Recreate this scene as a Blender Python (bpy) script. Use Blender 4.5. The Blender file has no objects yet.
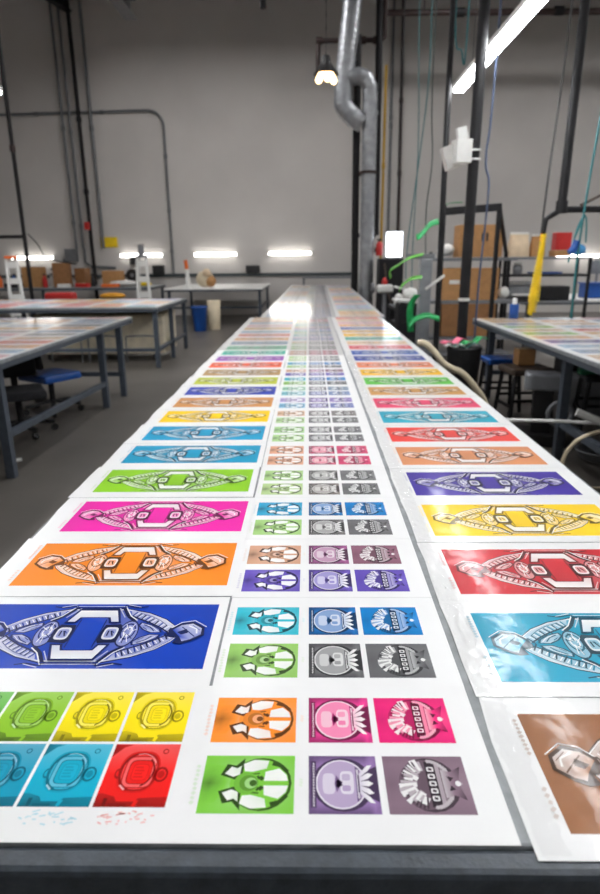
import bpy, bmesh, math, random
from mathutils import Vector, Matrix
R = random.Random(11)
PI = math.pi
sc = bpy.context.scene
COL = sc.collection
ORG = {}

def lin(c):
    return tuple(((v/255)/12.92 if v/255 <= .04045 else ((v/255+.055)/1.055)**2.4) for v in c)

# ------------------------------------------------------------------ materials
MATS = {}
def mat(name, rgb, rough=.5, metal=0, spec=.5, vary=.12, scale=9, bump=0, bscale=60, emit=None, coat=0):
    if name in MATS: return MATS[name]
    m = bpy.data.materials.new(name); m.use_nodes = True
    nt = m.node_tree; b = nt.nodes['Principled BSDF']
    c = lin(rgb)
    b.inputs['Roughness'].default_value = rough
    b.inputs['Metallic'].default_value = metal
    b.inputs['Specular IOR Level'].default_value = spec
    b.inputs['Coat Weight'].default_value = coat
    tc = nt.nodes.new('ShaderNodeTexCoord')
    nz = nt.nodes.new('ShaderNodeTexNoise'); nz.inputs['Scale'].default_value = scale; nz.inputs['Detail'].default_value = 5
    nt.links.new(tc.outputs['Object'], nz.inputs['Vector'])
    rp = nt.nodes.new('ShaderNodeValToRGB')
    rp.color_ramp.elements[0].position = .3; rp.color_ramp.elements[1].position = .7
    rp.color_ramp.elements[0].color = tuple(v*(1-vary) for v in c)+(1,)
    rp.color_ramp.elements[1].color = tuple(min(1, v*(1+vary)) for v in c)+(1,)
    nt.links.new(nz.outputs['Fac'], rp.inputs['Fac'])
    nt.links.new(rp.outputs['Color'], b.inputs['Base Color'])
    if bump:
        n2 = nt.nodes.new('ShaderNodeTexNoise'); n2.inputs['Scale'].default_value = bscale; n2.inputs['Detail'].default_value = 4
        nt.links.new(tc.outputs['Object'], n2.inputs['Vector'])
        bp = nt.nodes.new('ShaderNodeBump'); bp.inputs['Strength'].default_value = bump; bp.inputs['Distance'].default_value = .01
        nt.links.new(n2.outputs['Fac'], bp.inputs['Height']); nt.links.new(bp.outputs['Normal'], b.inputs['Normal'])
    if emit:
        b.inputs['Emission Color'].default_value = lin(rgb)+(1,)
        b.inputs['Emission Strength'].default_value = emit
    MATS[name] = m
    return m

def film_mat(name, ink, coat, crough, bump, bscale, rough=.42, spec=.25):
    """printed film: the tone attribute drives the ink from black through the sheet's own colour to white"""
    m = bpy.data.materials.new(name); m.use_nodes = True
    nt = m.node_tree; N = nt.nodes; L = nt.links; b = N['Principled BSDF']
    b.inputs['Roughness'].default_value = rough
    b.inputs['Specular IOR Level'].default_value = spec
    b.inputs['Coat Weight'].default_value = coat
    b.inputs['Coat Roughness'].default_value = crough
    tc = N.new('ShaderNodeTexCoord')
    n2 = N.new('ShaderNodeTexNoise'); n2.inputs['Scale'].default_value = bscale; n2.inputs['Detail'].default_value = 3
    L.new(tc.outputs['Object'], n2.inputs['Vector'])
    bp = N.new('ShaderNodeBump'); bp.inputs['Strength'].default_value = bump; bp.inputs['Distance'].default_value = .01
    L.new(n2.outputs['Fac'], bp.inputs['Height']); L.new(bp.outputs['Normal'], b.inputs['Coat Normal'])
    if ink:
        at = N.new('ShaderNodeAttribute'); at.attribute_name = 'tone'
        oi = N.new('ShaderNodeObjectInfo')
        f1 = N.new('ShaderNodeMath'); f1.operation = 'MULTIPLY'; f1.use_clamp = True; f1.inputs[1].default_value = 2
        f2 = N.new('ShaderNodeMath'); f2.operation = 'MULTIPLY_ADD'; f2.use_clamp = True; f2.inputs[1].default_value = 2; f2.inputs[2].default_value = -1
        L.new(at.outputs['Fac'], f1.inputs[0]); L.new(at.outputs['Fac'], f2.inputs[0])
        dk = N.new('ShaderNodeMix'); dk.data_type = 'RGBA'; dk.blend_type = 'MULTIPLY'; dk.inputs['Factor'].default_value = 1
        L.new(oi.outputs['Color'], dk.inputs['A']); dk.inputs['B'].default_value = (.05, .05, .06, 1)
        m1 = N.new('ShaderNodeMix'); m1.data_type = 'RGBA'
        L.new(f1.outputs[0], m1.inputs['Factor']); L.new(dk.outputs['Result'], m1.inputs['A']); L.new(oi.outputs['Color'], m1.inputs['B'])
        m2 = N.new('ShaderNodeMix'); m2.data_type = 'RGBA'
        L.new(f2.outputs[0], m2.inputs['Factor']); L.new(m1.outputs['Result'], m2.inputs['A']); m2.inputs['B'].default_value = (.86, .86, .84, 1)
        L.new(m2.outputs['Result'], b.inputs['Base Color'])
    else:
        rp = N.new('ShaderNodeValToRGB')
        rp.color_ramp.elements[0].color = (.80, .80, .79, 1); rp.color_ramp.elements[1].color = (.86, .86, .85, 1)
        L.new(n2.outputs['Fac'], rp.inputs['Fac']); L.new(rp.outputs['Color'], b.inputs['Base Color'])
    MATS[name] = m
    return m
INK = film_mat('ink on film', True, .05, .2, .05, 14, .42, .08)
INKG = film_mat('ink under sleeve', True, .2, .09, .12, 12, .42, .12)
FILM = film_mat('white film', False, .25, .2, .05, 14, .42)
FILMG = film_mat('sleeved white film', False, .6, .08, .2, 12)

INKF = film_mat('glossy ink', True, .9, .1, .04, 10, .35, .5)
FILMF = film_mat('glossy film', False, .9, .1, .04, 10, .35, .5)

def clear_mat():
    m = bpy.data.materials.new('clear film'); m.use_nodes = True
    nt = m.node_tree; N = nt.nodes; L = nt.links
    N.remove(N['Principled BSDF'])
    tr = N.new('ShaderNodeBsdfTransparent'); tr.inputs[0].default_value = (.99, .99, .99, 1)
    gl = N.new('ShaderNodeBsdfGlossy'); gl.inputs['Roughness'].default_value = .12
    df = N.new('ShaderNodeBsdfDiffuse'); df.inputs[0].default_value = (.9, .9, .9, 1)
    lw = N.new('ShaderNodeLayerWeight'); lw.inputs['Blend'].default_value = .12
    m0 = N.new('ShaderNodeMixShader'); m0.inputs[0].default_value = .03
    L.new(tr.outputs[0], m0.inputs[1]); L.new(df.outputs[0], m0.inputs[2])
    m1 = N.new('ShaderNodeMixShader')
    L.new(lw.outputs['Fresnel'], m1.inputs[0]); L.new(m0.outputs[0], m1.inputs[1]); L.new(gl.outputs[0], m1.inputs[2])
    L.new(m1.outputs[0], N['Material Output'].inputs['Surface'])
    return m
CLEAR = clear_mat()

STEEL = mat('painted steel', (74, 82, 92), .42, .1, vary=.15, scale=18, bump=.05)
BENCH = mat('scuffed bench steel', (54, 61, 68), .42, .1, vary=.3, scale=40, bump=.12, bscale=120)
DARKTOP = mat('dark table top', (128, 132, 134), .5, vary=.25, scale=30)
BLACK = mat('black', (26, 26, 28), .5, vary=.3)
BLACKPIPE = mat('black pipe', (24, 23, 25), .6, 0, spec=.3, vary=.3)
RUST = mat('red oxide pipe', (46, 29, 26), .6, .0, vary=.3)
GALV = mat('galvanised sheet', (160, 163, 166), .45, .75, vary=.18, scale=6, bump=.1, bscale=14)
COND = mat('grey conduit', (112, 114, 116), .45, .3)
WHITEP = mat('white plastic', (226, 226, 222), .45, vary=.05)
GREYP = mat('grey plastic', (120, 122, 126), .5, vary=.1)
CARD = mat('brown cardboard', (178, 132, 84), .8, vary=.1, scale=14)
CARDD = mat('dark cardboard', (142, 100, 62), .8, vary=.12, scale=14)
PAPER = mat('paper bag', (222, 200, 168), .8, vary=.08)
YEL = mat('yellow', (240, 204, 16), .45, vary=.08)
RED = mat('red', (196, 38, 34), .5, vary=.1)
ORG_M = mat('orange', (236, 112, 40), .5, vary=.1)
GREEN = mat('bright green film', (30, 150, 80), .35, vary=.2)
LIME = mat('leaf green film', (96, 170, 66), .35, vary=.2)
PINK = mat('pink film', (236, 110, 140), .4, vary=.15)
BLUE = mat('blue plastic', (18, 74, 150), .4, vary=.12)
TEAL = mat('teal hose', (38, 108, 112), .5, vary=.1)
BLUEH = mat('blue grey hose', (66, 78, 104), .5, vary=.1)
BEIGE = mat('beige', (206, 192, 164), .6, vary=.08)
FABRIC = mat('black fabric', (30, 30, 34), .9, vary=.25, scale=60)
BROWN = mat('brown vinyl', (74, 62, 54), .5, vary=.15)
TUBE = mat('lit tube', (247, 249, 252), .3, vary=.01, emit=46)
TUBEW = mat('lit wall tube', (255, 251, 246), .3, vary=.01, emit=12)
HIGH = mat('added high bay disc', (251, 249, 250), .3, vary=.01, emit=75)  # glow of the added high bays
BULB = mat('lit bulb', (255, 214, 158), .3, vary=.01, emit=6)
PANELM = mat('lit panel', (238, 245, 255), .3, vary=.01, emit=5)

# ------------------------------------------------------------------ mesh builder
class MB:
    def __init__(s): s.v = []; s.f = []; s.sm = []
    def add(s, vs, fs, smooth=False):
        o = len(s.v); s.v += [Vector(v) for v in vs]
        s.f += [tuple(i+o for i in f) for f in fs]; s.sm += [smooth]*len(fs)
        return s
    def box(s, c, d, rot=None, bev=.004):
        bm = bmesh.new(); bmesh.ops.create_cube(bm, size=1)
        for v in bm.verts: v.co = Vector((v.co.x*d[0], v.co.y*d[1], v.co.z*d[2]))
        bev = min(bev, min(d)*.3)
        if bev > 0: bmesh.ops.bevel(bm, geom=list(bm.edges), offset=bev, segments=2, profile=.5, affect='EDGES')
        M = Matrix.Translation(Vector(c)) @ (rot.to_4x4() if rot else Matrix())
        bm.verts.index_update()
        s.add([M @ v.co for v in bm.verts], [[v.index for v in f.verts] for f in bm.faces])
        bm.free(); return s
    def bar(s, p, q, w, h=None, bev=.003):
        p, q = Vector(p), Vector(q); h = h or w; d = q-p
        return s.box((p+q)/2, (w, h, d.length), d.to_track_quat('Z', 'Y').to_matrix(), bev)
    def tube(s, pts, r, n=10, cap=True):
        pts = [Vector(p) for p in pts]; rr = r if isinstance(r, (list, tuple)) else [r]*len(pts)
        rings = []; up = None
        for i, p in enumerate(pts):
            t = (pts[min(i+1, len(pts)-1)]-pts[max(i-1, 0)]).normalized()
            if up is None: up = Vector((0, 0, 1)) if abs(t.z) < .9 else Vector((1, 0, 0))
            a = (up-t*up.dot(t)).normalized(); b = t.cross(a); up = a
            rings.append([p+(a*math.cos(2*PI*k/n)+b*math.sin(2*PI*k/n))*rr[i] for k in range(n)])
        vs = [v for g in rings for v in g]; fs = []
        for i in range(len(pts)-1):
            for k in range(n):
                fs.append((i*n+k, i*n+(k+1) % n, (i+1)*n+(k+1) % n, (i+1)*n+k))
        s.add(vs, fs, True)
        if cap:
            s.add(rings[0], [tuple(reversed(range(n)))]); s.add(rings[-1], [tuple(range(n))])
        return s
    def lathe(s, prof, c=(0, 0, 0), n=20, smooth=True):
        vs = []; fs = []
        for r, z in prof:
            vs += [(c[0]+r*math.cos(2*PI*k/n), c[1]+r*math.sin(2*PI*k/n), c[2]+z) for k in range(n)]
        for i in range(len(prof)-1):
            for k in range(n):
                fs.append((i*n+k, i*n+(k+1) % n, (i+1)*n+(k+1) % n, (i+1)*n+k))
        s.add(vs, fs, smooth)
        if prof[0][0] > 1e-4: s.add(vs[:n], [tuple(reversed(range(n)))])
        if prof[-1][0] > 1e-4: s.add(vs[-n:], [tuple(range(n))])
        return s
    def ribbon(s, pts, wid, th=.004):
        pts = [Vector(p) for p in pts]; vs = []; fs = []
        m = len(pts)
        for i, p in enumerate(pts):
            t = (pts[min(i+1, m-1)]-pts[max(i-1, 0)]).normalized()
            w = wid[i] if isinstance(wid, list) else wid
            w = Vector(w); nrm = t.cross(w).normalized()*th/2
            vs += [p-w/2-nrm, p+w/2-nrm, p+w/2+nrm, p-w/2+nrm]
        for i in range(m-1):
            for k in range(4): fs.append((i*4+k, i*4+(k+1) % 4, i*4+4+(k+1) % 4, i*4+4+k))
        fs += [(3, 2, 1, 0), tuple((m-1)*4+k for k in range(4))]
        return s.add(vs, fs, True)
    def blob(s, c, r, n=2, jit=.0, sq=(1, 1, 1)):
        bm = bmesh.new(); bmesh.ops.create_icosphere(bm, subdivisions=n, radius=1)
        bm.verts.index_update()
        vs = [Vector((c[0]+v.co.x*r*sq[0]*(1+jit*R.uniform(-1, 1)), c[1]+v.co.y*r*sq[1]*(1+jit*R.uniform(-1, 1)), c[2]+v.co.z*r*sq[2]*(1+jit*R.uniform(-1, 1)))) for v in bm.verts]
        s.add(vs, [[v.index for v in f.verts] for f in bm.faces], True); bm.free(); return s
    def build(s, name, m, parent=None):
        o0 = ORG.get(parent.name, Vector()) if parent else Vector()
        me = bpy.data.meshes.new(name)
        me.from_pydata([tuple(v-o0) for v in s.v], [], s.f); me.update()
        me.polygons.foreach_set('use_smooth', s.sm)
        me.materials.append(m)
        bm = bmesh.new(); bm.from_mesh(me); bmesh.ops.recalc_face_normals(bm, faces=bm.faces); bm.to_mesh(me); bm.free()
        o = bpy.data.objects.new(name, me); COL.objects.link(o)
        if parent: o.parent = parent; ORG[o.name] = o0
        return o

def tag(o, label, cat, group=None):
    o['label'] = label; o['category'] = cat
    if group: o['group'] = group
    return o
def thing(name, label, cat, loc=(0, 0, 0), group=None):
    o = bpy.data.objects.new(name, None); COL.objects.link(o); o.location = loc
    o.empty_display_size = .1
    ORG[o.name] = Vector(loc)
    return tag(o, label, cat, group)
def dup(root, loc, rz=0, label=None, group=None):
    r = root.copy(); COL.objects.link(r); r.location = loc; r.rotation_euler = (0, 0, rz)
    if label: r['label'] = label
    if group: r['group'] = group
    for ch in list(root.children):
        c = ch.copy(); COL.objects.link(c); c.parent = r
        for g in list(ch.children):
            d = g.copy(); COL.objects.link(d); d.parent = c
    return r
def struct(name, mb, m):
    o = mb.build(name, m); o['kind'] = 'structure'; return o
def one(name, mb, m, label, cat, group=None):
    return tag(mb.build(name, m), label, cat, group)
def bez(p, n=14):
    """smooth curve through points"""
    p = [Vector(q) for q in p]; out = []
    for i in range(len(p)-1):
        a, b, c, d = p[max(i-1, 0)], p[i], p[i+1], p[min(i+2, len(p)-1)]
        for k in range(n):
            t = k/n
            out.append(.5*((2*b)+(c-a)*t+(2*a-5*b+4*c-d)*t*t+(3*b-a-3*c+d)*t**3))
    return out+[p[-1]]

# ------------------------------------------------------------------ room shell
WY = 18.5
XL, XR, YB, ZC = -13, 13, -6, 8.1
def floor_mat():
    m = mat('stained concrete floor', (92, 88, 83), .40, vary=.22, scale=.9, bump=.05, bscale=18)
    return m
struct('floor', MB().box(((XL+XR)/2, (YB+WY)/2, -.1), (XR-XL+.4, WY-YB+.4, .2), bev=0), floor_mat())
WALL = mat('painted concrete wall', (200, 196, 191), .8, vary=.06, scale=.6, bump=.05, bscale=30)
struct('wall_back', MB().box(((XL+XR)/2, WY+.1, ZC/2), (XR-XL+.4, .2, ZC), bev=0), WALL)
struct('wall_left', MB().box((XL-.1, (YB+WY)/2, ZC/2), (.2, WY-YB, ZC), bev=0), WALL)
struct('wall_right', MB().box((XR+.1, (YB+WY)/2, ZC/2), (.2, WY-YB, ZC), bev=0), WALL)
struct('wall_front', MB().box(((XL+XR)/2, YB-.1, ZC/2), (XR-XL+.4, .2, ZC), bev=0), WALL)
struct('ceiling', MB().box(((XL+XR)/2, (YB+WY)/2, ZC+.1), (XR-XL+.4, WY-YB+.4, .2), bev=0), mat('dark ceiling deck', (30, 30, 32), .8, vary=.1))
tr = MB().bar((XL, WY-.022, 1.14), (1.3, WY-.022, 1.14), .06, .09)
struct('trim_1', tr, mat('dark rail', (66, 74, 76), .5))

# ------------------------------------------------------------------ printed artwork
class Art:
    def __init__(s, hx, hy): s.hx, s.hy = hx, hy; s.v = []; s.f = []; s.t = []; s.z = 0
    def lay(s): s.z += 2e-5; return s
    def poly(s, pts, tone):
        o = len(s.v)
        for i, (x, y) in enumerate(pts):
            s.v.append((x*s.hx, y*s.hy, s.z)); s.t.append(tone[i] if isinstance(tone, (list, tuple)) else tone)
        s.f.append(tuple(range(o, o+len(pts)))); return s
    def base(s, fn, nx=12, ny=6):
        o = len(s.v)
        for j in range(ny+1):
            for i in range(nx+1):
                x, y = -1+2*i/nx, -1+2*j/ny
                s.v.append((x*s.hx, y*s.hy, s.z)); s.t.append(fn(x, y))
        for j in range(ny):
            for i in range(nx):
                a = o+j*(nx+1)+i; s.f.append((a, a+1, a+nx+2, a+nx+1))
        return s
    def ell(s, cx, cy, rx, ry, tone, n=20, rot=0):
        c, q = math.cos(rot), math.sin(rot); k = s.hy/s.hx
        return s.poly([(cx+rx*math.cos(2*PI*i/n)*c-ry*math.sin(2*PI*i/n)*q*k, cy+rx*math.cos(2*PI*i/n)*q/k+ry*math.sin(2*PI*i/n)*c) for i in range(n)], tone)
    def ring(s, cx, cy, rx, ry, w, tone, n=24, a0=0, a1=2*PI):
        for i in range(n):
            a, b = a0+(a1-a0)*i/n, a0+(a1-a0)*(i+1)/n
            s.poly([(cx+rx*math.cos(a), cy+ry*math.sin(a)), (cx+rx*math.cos(b), cy+ry*math.sin(b)),
                    (cx+rx*(1-w)*math.cos(b), cy+ry*(1-w)*math.sin(b)), (cx+rx*(1-w)*math.cos(a), cy+ry*(1-w)*math.sin(a))], tone)
        return s
    def line(s, pts, w, tone):
        for (x0, y0), (x1, y1) in zip(pts[:-1], pts[1:]):
            dx, dy = (x1-x0)*s.hx, (y1-y0)*s.hy; l = math.hypot(dx, dy) or 1
            nx, ny = -dy/l*w/2*.1/s.hx, dx/l*w/2*.1/s.hy
            s.poly([(x0-nx, y0-ny), (x1-nx, y1-ny), (x1+nx, y1+ny), (x0+nx, y0+ny)], tone)
        return s
    def rrect(s, cx, cy, rx, ry, tone, p=4, n=24):
        pts = []
        for i in range(n):
            a = 2*PI*i/n; c, q = math.cos(a), math.sin(a)
            pts.append((cx+rx*math.copysign(abs(c)**(2/p), c), cy+ry*math.copysign(abs(q)**(2/p), q)))
        return s.poly(pts, tone)
    def mesh(s, name, m):
        me = bpy.data.meshes.new(name); me.from_pydata(s.v, [], s.f); me.update()
        a = me.attributes.new('tone', 'FLOAT', 'POINT'); a.data.foreach_set('value', s.t)
        me.materials.append(m)
        bm = bmesh.new(); bm.from_mesh(me)
        for f in bm.faces:
            f.normal_update()
            if f.normal.z < 0: f.normal_flip()
        bm.to_mesh(me); bm.free()
        return me

def notes(a, x, y0, y1, tone=.82, n=9, w=.012):
    """small scribbled notes in the margin beside a print"""
    for i in range(n):
        y = y0+(y1-y0)*i/n
        a.line([(x-R.uniform(.2, 1)*w, y), (x+R.uniform(.2, 1)*w, y+(y1-y0)/n*.55)], .05, tone)

def art_large(seed, hx=.2325):
    rr = random.Random(seed); a = Art(hx, .101)
    a.base(lambda x, y: .5-.05*(x*x)-.02*y)
    half = [(.75, .03), (.70, .24), (.60, .48), (.44, .70), (.24, .85)]
    full = [(-x, y) for x, y in half]+half[::-1]+[(x, -y) for x, y in half]+[(-x, -y) for x, y in half[::-1]]
    a.lay(); a.poly(full, .08)
    a.lay(); a.poly([(x*.99, y*.96) for x, y in full], .9)
    a.lay(); a.poly([(x*.978, y*.92) for x, y in full], [.40 if abs(x) > .5 else .56 for x, y in full])
    for sx in (-1, 1):
        for sy in (-1, 1):
            P = lambda l: [(sx*x, sy*y) for x, y in l]
            # wing plates along the rim
            a.lay(); a.poly(P([(.27, .79), (.43, .65), (.58, .45), (.68, .22), (.725, .05), (.62, .05), (.56, .20), (.46, .36), (.37, .46), (.30, .56)]), [.82, .72, .86, .7, .8, .6, .72, .66, .8, .62])
            a.lay()
            for k in range(9):
                t = k/8; x, y = .33+.33*t, .71-.53*t*(.7+.3*t)
                a.line(P([(x, y), (x-.05+.03*rr.random(), y-.15-.05*rr.random())]), .03, .05 if k % 3 else .3)
                a.line(P([(x+.022, y-.03), (x-.012, y-.13)]), .018, .98)
            a.lay(); a.line(P([(.30, .57), (.38, .46), (.47, .35), (.57, .19), (.64, .05)]), .035, .05)
            a.line(P([(.36, .66), (.47, .55), (.55, .42), (.62, .26)]), .014, .15)
            # inner lobes
            a.lay(); a.poly(P([(.40, .36), (.50, .28), (.58, .14), (.60, .03), (.50, .02), (.43, .12), (.38, .26)]), .1)
            a.lay(); a.poly(P([(.41, .33), (.49, .26), (.565, .13), (.58, .045), (.51, .04), (.445, .13), (.40, .25)]), [.8, .72, .6, .7, .82, .7, .62])
            a.lay(); a.line(P([(.43, .28), (.49, .2), (.53, .08)]), .022, .12); a.line(P([(.46, .27), (.52, .18), (.56, .08)]), .014, .96); a.line(P([(.43, .2), (.47, .12)]), .018, .2)
            # struts
            a.lay(); a.line(P([(.19, .90), (.27, .56), (.34, .40)]), .07, .04)
            a.lay(); a.line(P([(.21, .90), (.29, .57), (.36, .42)]), .024, .97); a.line(P([(.165, .84), (.245, .52)]), .02, .8)
            a.lay(); a.line(P([(.20, .93), (.32, .86), (.40, .9)]), .03, .05); a.line(P([(.22, .97), (.34, .88)]), .014, .98)
        X = lambda l: [(sx*x, y) for x, y in l]
        a.lay(); a.ell(sx*.325, 0, .085, .42, .07)
        a.lay(); a.ell(sx*.325, 0, .076, .38, .64)
        a.lay(); a.ring(sx*.325, .06, .058, .26, .18, .14); a.ring(sx*.325, .06, .036, .16, .3, .94)
        a.lay()
        for k in range(9):
            q = k*.7+rr.random()
            a.line([(sx*.325+.015*math.cos(q), .04+.07*math.sin(q)), (sx*.325+.066*math.cos(q+.5), .02+.32*math.sin(q+.5))], .016, .06 if k % 2 else .96)
        a.lay(); a.poly(X([(.10, -.18), (.13, -.30), (.27, -.27), (.275, .14), (.245, .29), (.12, .27)]), .03)
        a.lay(); a.rrect(sx*.19, .0, .056, .19, .9)
        a.lay(); a.rrect(sx*.19, .0, .042, .135, .66)
        a.lay(); a.line([(sx*.19-.02, .08), (sx*.19-.018, -.08)], .03, .05); a.line([(sx*.19, .08), (sx*.19+.026, -.08)], .03, .05); a.line([(sx*.19+.01, .08), (sx*.19+.03, 0)], .02, .3)
        # end piece
        a.lay(); a.poly(X([(.66, .15), (.73, .32), (.83, .38), (.93, .2), (.94, -.05), (.85, -.24), (.78, -.32), (.71, -.3), (.73, -.14), (.64, -.1)]), .06)
        a.lay(); a.poly(X([(.68, .11), (.74, .26), (.83, .31), (.91, .16), (.915, -.03), (.84, -.18), (.78, -.24), (.75, -.1)]), [.5, .72, .85, .75, .6, .66, .72, .5])
        a.lay(); a.poly(X([(.72, .04), (.79, .14), (.81, .02), (.76, -.04)]), .08)
        a.line(X([(.80, .24), (.87, .14), (.88, 0)]), .03, .96); a.line(X([(.75, .2), (.80, .08), (.87, -.1)]), .022, .15); a.line(X([(.83, .26), (.9, .1)]), .012, .2)
        a.line(X([(.67, .18), (.735, .35), (.84, .41), (.945, .21)]), .018, .98)
    for sy in (-1, 1):
        P = lambda l: [(x, sy*y) for x, y in l]
        a.lay(); a.poly(P([(-.17, .80), (.17, .80), (.235, .32), (.135, .32), (.115, .47), (-.115, .47), (-.135, .32), (-.235, .32)]), .1)
        a.lay(); a.poly(P([(-.155, .75), (.155, .75), (.21, .37), (.15, .37), (.125, .52), (-.125, .52), (-.15, .37), (-.21, .37)]), [.97, .97, .84, .85, .9, .9, .85, .84])
        a.lay(); a.line(P([(-.22, .86), (.22, .86)]), .035, .2); a.line(P([(-.2, .90), (.2, .90)]), .014, .96)
    a.lay(); a.poly([(-.105, -.5), (.105, -.5), (.105, .5), (-.105, .5)], [.40, .44, .52, .5])
    a.lay(); a.line([(-.105, -.44), (-.105, .44)], .025, .15); a.line([(.105, -.44), (.105, .44)], .025, .15)
    a.lay(); notes(a, -1.035, .2, .9, .76); notes(a, -1.035, -.8, -.3, .8, 5)
    return a

def art_mask():
    """helmet-like emblem lying on its side, two ears to the left"""
    a = Art(.061, .0465)
    a.base(lambda x, y: .5+.13*math.exp(-((x-.1)**2+y*y)*2)-.34*math.exp(-((x+.85)**2*14+y*y*9)))
    a.lay(); a.ell(.28, 0, .66, .92, .06)
    a.lay(); a.ell(.24, 0, .64, .86, .5)
    for s in (-1, 1):
        Y = lambda l: [(x, s*y) for x, y in l]
        a.lay(); a.poly(Y([(-.62, .28), (-.5, .68), (-.30, .62), (-.12, .9), (-.14, .25), (-.3, .12)]), .03)
        a.lay(); a.poly(Y([(-.53, .33), (-.4, .58), (-.27, .52), (-.18, .62), (-.2, .30), (-.34, .22)]), [.95, .99, .9, .85, .95, .99])
        a.lay(); a.poly(Y([(-.14, .68), (.1, .84), (.42, .80), (.38, .52), (.08, .40), (-.1, .42)]), [.99, .99, .95, .9, .99, .99])
        a.lay(); a.poly(Y([(.34, .08), (.36, .40), (.66, .52), (.82, .30), (.86, .08)]), [.97, .99, .99, .94, .99])
        a.lay(); a.line(Y([(.12, .12), (.24, .22), (.32, .12)]), .06, .04); a.line(Y([(.5, .7), (.7, .62), (.84, .4)]), .06, .04)
        a.line(Y([(-.25, .16), (0, .3), (.24, .34)]), .03, .12)
    for k, (r, t) in enumerate(((.30, .4), (.22, .24), (.15, .6), (.09, .08))):
        a.lay(); a.ell(-.04+k*.05, 0, r*.9, r*1.25, t)
    a.lay(); notes(a, -1.14, -.7, .7, .86, 9, .03)
    notes(a, 1.14, -.1, .2, .9, 3, .03)
    return a

def art_disc():
    a = Art(.0457, .0465)
    a.base(lambda x, y: .5-.33*min(1, max(abs(x), abs(y))**4)+.2*(x > .7)*(abs(y) > .5))
    a.lay(); a.ell(-.02, 0, .88, .93, .07)
    a.lay(); a.ell(-.06, 0, .74, .85, .62)
    a.lay(); a.ring(-.06, 0, .74, .85, .06, .86)
    a.lay(); a.rrect(-.42, 0, .18, .36, .78); a.rrect(.1, .04, .2, .40, .84)
    a.lay(); a.rrect(.08, .22, .12, .12, .66); a.rrect(.08, -.16, .12, .1, .6)
    a.lay(); a.poly([(-.2, -.3), (-.1, -.1), (-.1, .1), (-.2, .3), (-.26, 0)], .3); a.line([(-.2, -.1), (-.05, 0), (-.2, .1)], .06, .14)
    a.lay(); a.poly([(.36, -.62), (.48, -.5), (.48, .5), (.36, .62)], .2); a.line([(.42, -.5), (.42, .5)], .03, .9)
    a.lay(); a.poly([(.42, -.3), (.98, -.62), (1, .62), (.42, .3)], .07)
    for k in range(5):
        q = (k-2)*.27
        a.lay(); a.poly([(.46, q*.5-.07), (.72, q-.1), (.86, q*1.2), (.72, q+.1), (.46, q*.5+.07)], [.8, .95, .99, .95, .8])
    a.lay(); a.line([(-.86, -.8), (-.86, .8)], .07, .1)
    for k in range(16): a.line([(-.88, -.74+k*.095), (-.83, -.72+k*.095)], .03, .9)
    return a

def art_crest():
    a = Art(.0545, .0465)
    a.base(lambda x, y: .52-.16*math.exp(-((x+.9)**2*6+y*y*5))-.1*y*y)
    a.lay(); a.ell(.06, 0, .72, .93, .1)
    a.lay(); a.ell(-.05, 0, .62, .86, .27)
    rr = random.Random(5)
    for k in range(18):
        q = PI*.5+PI*(k+.5)/18
        e = rr.uniform(.72, 1.06); x, y = -.12+.55*e*math.cos(q), .84*e*math.sin(q)
        a.lay(); g = rr.uniform(.8, 1.5); a.line([(-.06+.2*g*math.cos(q+.1), .34*g*math.sin(q)), (x, y)], rr.uniform(.06, .1), .92 if k % 2 else .66)
        a.lay(); a.line([(-.06+.3*math.cos(q+.09), .46*math.sin(q+.09)), (-.1+.52*math.cos(q+.09), .84*math.sin(q+.09))], .025, .1)
    a.lay(); a.poly([(.02, -.78), (.26, -.74), (.26, .74), (.02, .78)], .04)
    a.lay()
    for k in range(5): a.rrect(.14, -.5+k*.25, .085, .085, .9, 6, 12)
    a.lay()
    for k in range(5): a.line([(.13, -.54+k*.25), (.15, -.46+k*.25)], .05, .1)
    a.lay(); a.poly([(.26, -.8), (.36, -.72), (.36, .72), (.26, .8)], .62)
    for k in range(9):
        a.line([(.1+.05*k, .84-.015*k*k*.3), (.14+.05*k, .74-.02*k*k*.3)], .04, .7); a.line([(.1+.05*k, -.84+.015*k*k*.3), (.14+.05*k, -.74+.02*k*k*.3)], .04, .7)
    a.lay(); a.poly([(.38, -.5), (.6, -.4), (.86, -.56), (.78, -.12), (.84, 0), (.78, .12), (.88, .6), (.6, .4), (.38, .5)], [.7, .5, .05, .4, .8, .4, .05, .5, .7])
    a.lay(); a.poly([(.5, -.26), (.66, -.2), (.56, -.06)], .04); a.poly([(.5, .26), (.66, .2), (.56, .06)], .04); a.ell(.74, 0, .07, .1, .92, 10)
    return a

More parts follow.
